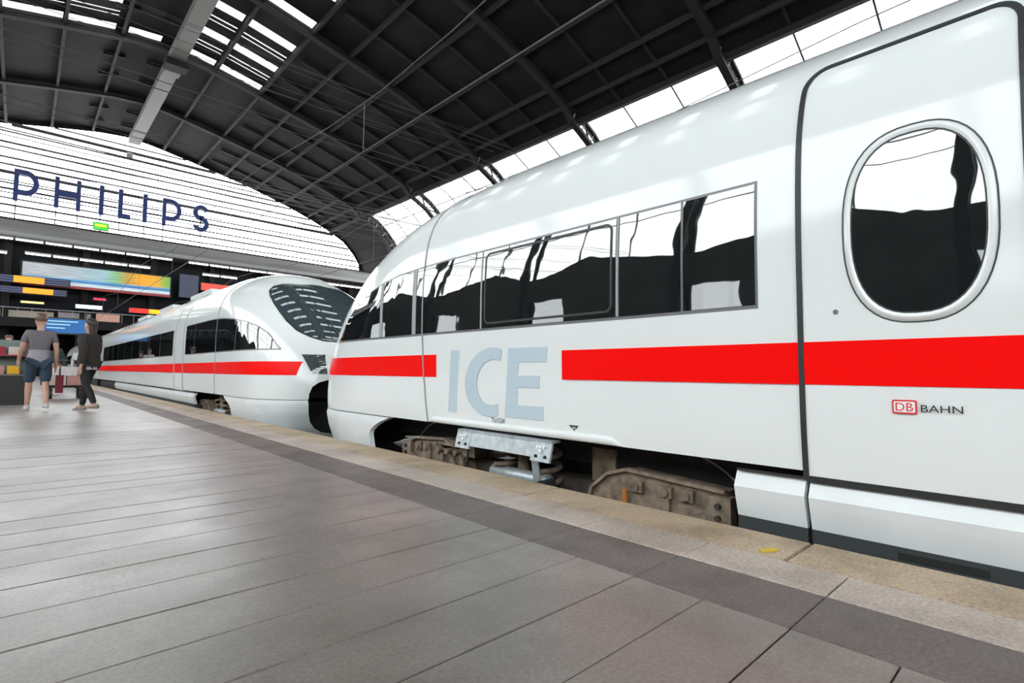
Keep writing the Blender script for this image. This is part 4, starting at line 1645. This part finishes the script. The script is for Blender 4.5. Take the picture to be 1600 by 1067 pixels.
def person(label, loc, rz, H, stride, arm, top, bottom, shoe, hair, short=False, shorts=False, jacket=False, longhair=False, hem=None, group=None, detail=True):
    """figure faces +y in its own frame; stride = hip swing, arm = (left, right) forward swing"""
    t = thing('person', label, 'person', loc, rz, group)
    k = H / 1.80

    def P(x, y, z):
        return (x * k, y * k, z * k)
    hip, kneeL, sh = 0.95, 0.50, 1.47
    J, Ed = [], []

    def add(p, r, par=None):
        J.append((P(*p), r * k if not isinstance(r, tuple) else tuple(a * k for a in r)))
        if par is not None:
            Ed.append((par, len(J) - 1))
        return len(J) - 1
    pel = add((0, 0, hip), (0.135, 0.10))
    wai = add((0, 0, 1.10), (0.125, 0.09), pel)
    che = add((0, 0.01, 1.30), (0.15, 0.105), wai)
    nkb = add((0, 0, 1.45), (0.085, 0.075), che)
    nck = add((0, 0.005, 1.52), 0.052, nkb)
    jaw = add((0, 0.03, 1.585), (0.062, 0.070), nck)
    hd = add((0, 0.015, 1.68), (0.078, 0.095), jaw)
    cr = add((0, 0.0, 1.755), (0.055, 0.065), hd)
    legs, arms = [], []
    for sx, sw in ((-1, stride), (1, -stride)):
        a = math.sin(sw)
        kn = (0.10 * sx, 0.45 * a + 0.04, hip - 0.45 * math.cos(sw) + 0.0)
        bend = 0.30 if sw < 0 else 0.06
        an = (0.10 * sx, kn[1] + 0.42 * math.sin(sw - bend), kn[2] - 0.42 * math.cos(sw - bend))
        th = add((0.095 * sx, 0, hip - 0.06), 0.088, pel)
        m1 = add((0.10 * sx, kn[1] * 0.5, (hip + kn[2]) / 2), 0.075, th)
        k1 = add(kn, 0.054, m1)
        c1 = add((0.10 * sx, (kn[1] * .65 + an[1] * .35) - 0.015, kn[2] * .65 + an[2] * .35), 0.056, k1)
        a1 = add(an, 0.036, c1)
        toe = add((0.105 * sx, an[1] + 0.13, max(0.03, an[2] - 0.045)), 0.032, a1)
        legs.append((th, m1, k1, c1, a1, toe, an))
    for sx, sw in ((-1, arm[0]), (1, arm[1])):
        s1 = add((0.175 * sx, 0, 1.42), 0.058, che)
        el = (0.235 * sx, 0.28 * math.sin(sw) - 0.01, 1.42 - 0.29 * math.cos(sw))
        e1 = add(el, 0.042, s1)
        wr = (0.25 * sx, el[1] + 0.25 * math.sin(sw + 0.35), el[2] - 0.25 * math.cos(sw + 0.35))
        w1 = add(wr, 0.028, e1)
        pm = add((0.25 * sx, wr[1] + 0.02, wr[2] - 0.07), (0.020, 0.038), w1)
        if detail:
            for f, (fy, fl) in enumerate(((0.03, 0.07), (0.01, 0.085), (-0.01, 0.08), (-0.03, 0.06))):
                f1 = add((0.25 * sx, wr[1] + 0.02 + fy, wr[2] - 0.11), 0.0095, pm)
                add((0.24 * sx, wr[1] + 0.03 + fy, wr[2] - 0.11 - fl), 0.008, f1)
            t1 = add((0.235 * sx, wr[1] + 0.065, wr[2] - 0.065), 0.0105, pm)
            add((0.228 * sx, wr[1] + 0.085, wr[2] - 0.105), 0.009, t1)
        arms.append((s1, e1, w1, el, wr))
    if detail:
        add((0, 0.115, 1.645), 0.012, hd)
        for sx in (-1, 1):
            add((0.088 * sx, 0.0, 1.655), 0.014, hd)
    body = skin_obj('body', J, Ed, 'skin', t, 0)

    # clothing: same joints, larger radii
    def sub(idx, grow, name, m, extra=None):
        mp = {}
        j2 = []
        for q, i in enumerate(idx):
            mp[i] = q
            r = J[i][1]
            g_ = grow[i] if isinstance(grow, dict) else grow
            j2.append((J[i][0], tuple((x + g_ * k) for x in r) if isinstance(r, tuple) else r + g_ * k))
        e2 = [(mp[a], mp[c]) for a, c in Ed if a in mp and c in mp]
        if extra:
            for (p, r, par) in extra:
                j2.append((P(*p), r * k if not isinstance(r, tuple) else tuple(a * k for a in r)))
                e2.append((mp[par], len(j2) - 1))
        return skin_obj(name, j2, e2, m, t, 0)
    def flare(name, z0, z1, rx_, ry_, m):
        b = MB()
        rows = []
        for i in range(7):
            v = i / 6
            w_ = rx_ * (1 - 0.12 * v) + 0.008 * math.sin(v * 6)
            d_ = ry_ * (1 - 0.16 * v)
            rows.append([P(w_ * math.cos(q) * (1 + 0.03 * math.sin(5 * q)), d_ * math.sin(q), z0 + (z1 - z0) * v) for q in np.linspace(0, 2 * PI, 25)])
        b.grid(rows)
        b.build(name, m, t, smooth=True, weld=0.0005)

    ids = [pel, wai, che, nkb]
    ex = []
    for s1, e1, w1, el, wr in arms:
        ids.append(s1)
        if short:
            sp_ = J[s1][0]
            q = tuple((J[s1][0][i] * 0.35 + J[e1][0][i] * 0.65) / k for i in range(3))
            ex.append((q, 0.062, s1))
        else:
            ids += [e1]
            ex.append((tuple(J[w1][0][i] / k for i in range(3)), 0.036, e1))
    sub(ids, 0.022 if not jacket else 0.034, 'jacket' if jacket else 'shirt', top, ex)
    if hem:
        hz0, hz1 = (0.80, 1.02) if jacket else (0.87, 1.12)
        flare('shirt_hem', hz0, hz1, 0.178, 0.150, hem)
    if jacket:
        flare('jacket_skirt', 0.86, 1.25, 0.205, 0.172, top)
    ids = [pel]
    ex = []
    for th, m1, k1, c1, a1, toe, an in legs:
        ids += [th, m1]
        if shorts:
            ex.append((tuple(J[k1][0][i] / k for i in range(3)), 0.082, m1))
        else:
            ids += [k1, c1, a1]
    sub(ids, 0.024 if shorts else 0.014, 'shorts' if shorts else 'trousers', bottom, ex)
    for th, m1, k1, c1, a1, toe, an in legs:
        z0 = max(0.0, an[2] - 0.085)
        b = MB()
        prof = [(-0.085, 0.030, 0.075), (-0.06, 0.040, 0.095), (0.0, 0.043, 0.09), (0.06, 0.045, 0.06), (0.12, 0.045, 0.045), (0.165, 0.034, 0.03), (0.18, 0.015, 0.012)]
        rows = []
        for y_, w_, h_ in prof:
            rows.append([(an[0] + w_ * math.cos(q), an[1] + y_, z0 + h_ / 2 + h_ / 2 * math.sin(q)) for q in np.linspace(0, 2 * PI, 13)])
        b.grid([[P(*p) for p in r] for r in rows])
        b.add([P(*p) for p in rows[0][:-1]], [tuple(range(12))])
        b.add([P(*p) for p in rows[-1][:-1]], [tuple(range(12))])
        b.build('shoe', shoe, t, smooth=True, weld=0.0005)
    # hair cap
    b = MB()
    rows = []
    for i in range(9):
        v = i / 8
        th_ = v * 1.9
        rows.append([P(0.094 * math.sin(th_) * math.cos(q), -0.012 + (0.112 if math.sin(q) < 0 else 0.10) * math.sin(th_) * math.sin(q), 1.70 + 0.105 * math.cos(th_) + (0.05 * v if math.sin(q) > 0.1 else 0)) for q in np.linspace(0, 2 * PI, 25)])
    b.grid(rows)
    if longhair:
        rows = []
        for i in range(7):
            z_ = 1.70 - 0.26 * i / 6
            w_ = 0.095 - 0.02 * i / 6
            rows.append([P(w_ * math.cos(q), -0.045 - 0.055 * abs(math.sin(q)) * (1 - .3 * i / 6), z_) for q in np.linspace(PI, 2 * PI, 13)])
        b.grid(rows)
    b.build('hair', hair, t, smooth=True, weld=0.0005)
    return t, k


HB = mat('dark_brown_hair', (0.03, 0.02, 0.015), 0.5)
HL = mat('light_brown_hair', (0.10, 0.06, 0.035), 0.5)
man, km = person('person in grey T-shirt and navy shorts walking away, carrying a dark red bag', (0.27, 13.5, 0), 0.12, 1.86, 0.22, (0.25, -0.15),
                 cloth('grey', (0.135, 0.125, 0.14)), cloth('navy', (0.022, 0.045, 0.075)), cloth('shoewhite', (0.5, 0.5, 0.5)), HL, short=True, shorts=True, hem=cloth('hemgrey', (0.28, 0.26, 0.29)))
wom, kw = person('person in dark jacket and black leggings walking at the platform edge side', (0.98, 13.0, 0), 0.75, 1.78, -0.20, (-0.3, 0.2),
                 cloth('dark', (0.022, 0.019, 0.017)), cloth('black', (0.012, 0.012, 0.013)), cloth('beigeshoe', (0.28, 0.22, 0.17)), HB, jacket=True, longhair=True, hem=cloth('hemwhite', (0.42, 0.40, 0.42)))
# bag in the walker's right hand
bag = thing('shoulder_bag', 'dark red bag carried low at the right side of the person in shorts', 'bag', (0.585, 13.46, 0.34))
MB().box((0, 0, 0.17), (0.11, 0.30, 0.34)).build('bag_body', cloth('burgundy', (0.13, 0.012, 0.022)), bag)
MB().tube([(0, -0.12, 0.34), (0, -0.08, 0.46), (0, 0, 0.50), (0, 0.08, 0.46), (0, 0.12, 0.34)], 0.010, 6).build('handle', 'black', bag)
# further passengers, small in the distance
person('distant person in red trousers between the two walkers', (0.88, 23.5, 0), 0.4, 1.72, 0.2, (0.2, -0.2), cloth('teal', (0.03, 0.06, 0.06)), cloth('redpale', (0.42, 0.16, 0.15)), cloth('shoewhite', (0.5, 0.5, 0.5)), HB, detail=False)
person('distant person in white top beyond the person in the dark jacket', (1.75, 27.0, 0), 2.9, 1.75, 0.15, (0.2, -0.2), cloth('white', (0.55, 0.53, 0.54)), cloth('greyblue', (0.06, 0.07, 0.09)), cloth('dark', (0.02, 0.02, 0.02)), HB, detail=False)
person('distant person in teal top behind the person in shorts', (-0.25, 21.0, 0), 3.0, 1.76, 0.15, (0.2, -0.2), cloth('tealgrey', (0.13, 0.19, 0.18)), cloth('darkred', (0.12, 0.02, 0.025)), cloth('dark', (0.02, 0.02, 0.02)), HL, detail=False)
person('distant person in black coat far along the platform', (1.35, 32.0, 0), 0.2, 1.74, 0.2, (0.2, -0.2), cloth('dark', (0.02, 0.02, 0.02)), cloth('black', (0.012, 0.012, 0.013)), cloth('dark', (0.02, 0.02, 0.02)), HB, jacket=True, detail=False)

# ================================================================== PLATFORM FURNITURE
st = thing('snack_stall', 'black-based stall with pink and red goods at the left picture edge', 'stall', (-0.72, 16.3, 0))
MB().span(-0.85, 0.85, -0.4, 0.4, 0.0, 0.64).build('base', 'black', st)
MB().span(-0.88, 0.88, -0.43, 0.43, 0.64, 0.68).build('counter', mat('stall_counter', (0.15, 0.13, 0.12), 0.5), st)
MB().span(-0.85, 0.85, 0.30, 0.38, 0.68, 1.45).build('back_board', mat('stall_green', (0.16, 0.22, 0.20), 0.6), st)
MB().span(-0.86, 0.86, -0.05, 0.30, 1.08, 1.11).build('shelf', mat('stall_red', (0.28, 0.02, 0.05), 0.5), st)
for z_ in (0.68,):
    for sx in (-0.84, 0.84):
        MB().span(sx - 0.02, sx + 0.02, -0.05, 0.3, z_, 1.45).build('side_panel', mat('stall_side', (0.12, 0.02, 0.025), 0.5), st)
gp = [cloth('goods_pink', (0.5, 0.25, 0.22)), cloth('goods_red', (0.30, 0.03, 0.04)), cloth('goods_yellow', (0.75, 0.42, 0.02)), cloth('goods_cream', (0.55, 0.48, 0.42))]
gname = ['pink', 'red', 'yellow', 'cream']
for z_, row in ((0.68, 'counter'), (1.11, 'shelf')):
    for i in range(6):
        q = (i * 2 + (1 if row == 'shelf' else 0)) % 4
        b = MB().box((0, 0, 0.09), (0.20, 0.16, 0.18))
        b.box((0, -0.081, 0.09), (0.14, 0.006, 0.10))
        o = b.build('goods_box', gp[q])
        o.location = (-0.72 - 0.62 + 0.25 * i, 16.3 + (0.13 if row == 'shelf' else -0.05), z_)
        tag(o, '%s goods box on the %s of the stall, number %s from the left end' % (gname[q], row, ['one', 'two', 'three', 'four', 'five', 'six'][i]), 'box', 'goods boxes on the stall')
inf = thing('information_screen', 'blue information screen with white lines on two posts behind the walkers', 'screen', (1.66, 35, 0))
MB().span(-0.92, 0.92, 0.0, 0.14, 2.55, 3.40).build('housing', 'black', inf)
MB().span(-0.85, 0.85, -0.02, 0.01, 2.62, 3.33).build('display', emis('screen_blue', (0.004, 0.10, 0.32), 0.8), inf)
for k, (zz, wd) in enumerate(((3.18, 1.2), (3.02, 0.9), (2.84, 0.7))):
    MB().span(-0.75, -0.75 + wd, -0.035, 0.0, zz, zz + 0.05).build('text_line', emis('screen_text_%d' % k, (0.35, 0.62, 0.72), 0.8), inf)
for sx in (-0.8, 0.8):
    MB().span(sx - 0.05, sx + 0.05, 0.03, 0.12, 0.0, 2.55).build('post', 'iron', inf)
ct = thing('luggage_cart', 'low cart stacked with white and pink boxes between the two walkers', 'cart', (0.95, 19.0, 0))
MB().span(-0.36, 0.36, -0.45, 0.45, 0.30, 0.36).build('deck', 'iron', ct)
for sx in (-0.3, 0.3):
    for sy in (-0.35, 0.35):
        MB().lathe([(-0.03, 0.03), (-0.03, 0.14), (0.03, 0.14), (0.03, 0.03)], (sx, sy, 0.14), 'X', 14).build('wheel', 'black', ct)
MB().tube([(-0.34, 0.44, 0.36), (-0.34, 0.46, 1.05), (0.34, 0.46, 1.05), (0.34, 0.44, 0.36)], 0.018, 6).build('handle', 'hose', ct)
for i, (x, z_, c_, nm) in enumerate(((-0.16, 0.36, 'goods_cream', 'cream carton at the lower left of the cart'), (0.18, 0.36, 'goods_pink', 'pink carton at the lower right of the cart'),
                                    (-0.02, 0.62, 'boxwhite', 'white carton topmost on the cart'))):
    b = MB().box((0, 0, 0.125), (0.32 if z_ < .5 else 0.5, 0.5, 0.25))
    b.box((0, 0, 0.251), (0.06, 0.5, 0.004))
    o = b.build('carton', CL.get(c_) or cloth(c_, (0.6, 0.57, 0.55)))
    o.location = (0.95 + x, 19.0, z_)
    tag(o, nm, 'carton', 'cartons on the cart')
# small finds on the paving
b = MB()
b.add([(0, 0, 0.001), (0.07, 0.01, 0.001), (0.10, 0.035, 0.004), (0.06, 0.05, 0.002), (0.005, 0.035, 0.001), (0, 0, 0.004), (0.07, 0.01, 0.005), (0.10, 0.035, 0.008), (0.06, 0.05, 0.006), (0.005, 0.035, 0.004)],
      [(4, 3, 2, 1, 0), (5, 6, 7, 8, 9)] + [(i, (i + 1) % 5, (i + 1) % 5 + 5, i + 5) for i in range(5)])
o = b.build('yellow_scrap', mat('yellow_paper', (0.62, 0.45, 0.03), 0.6))
o.location = (2.50, 1.00, 0.0)
o.rotation_euler = (0, 0, -0.75)
tag(o, 'small yellow paper scrap lying at the coping stones', 'litter')
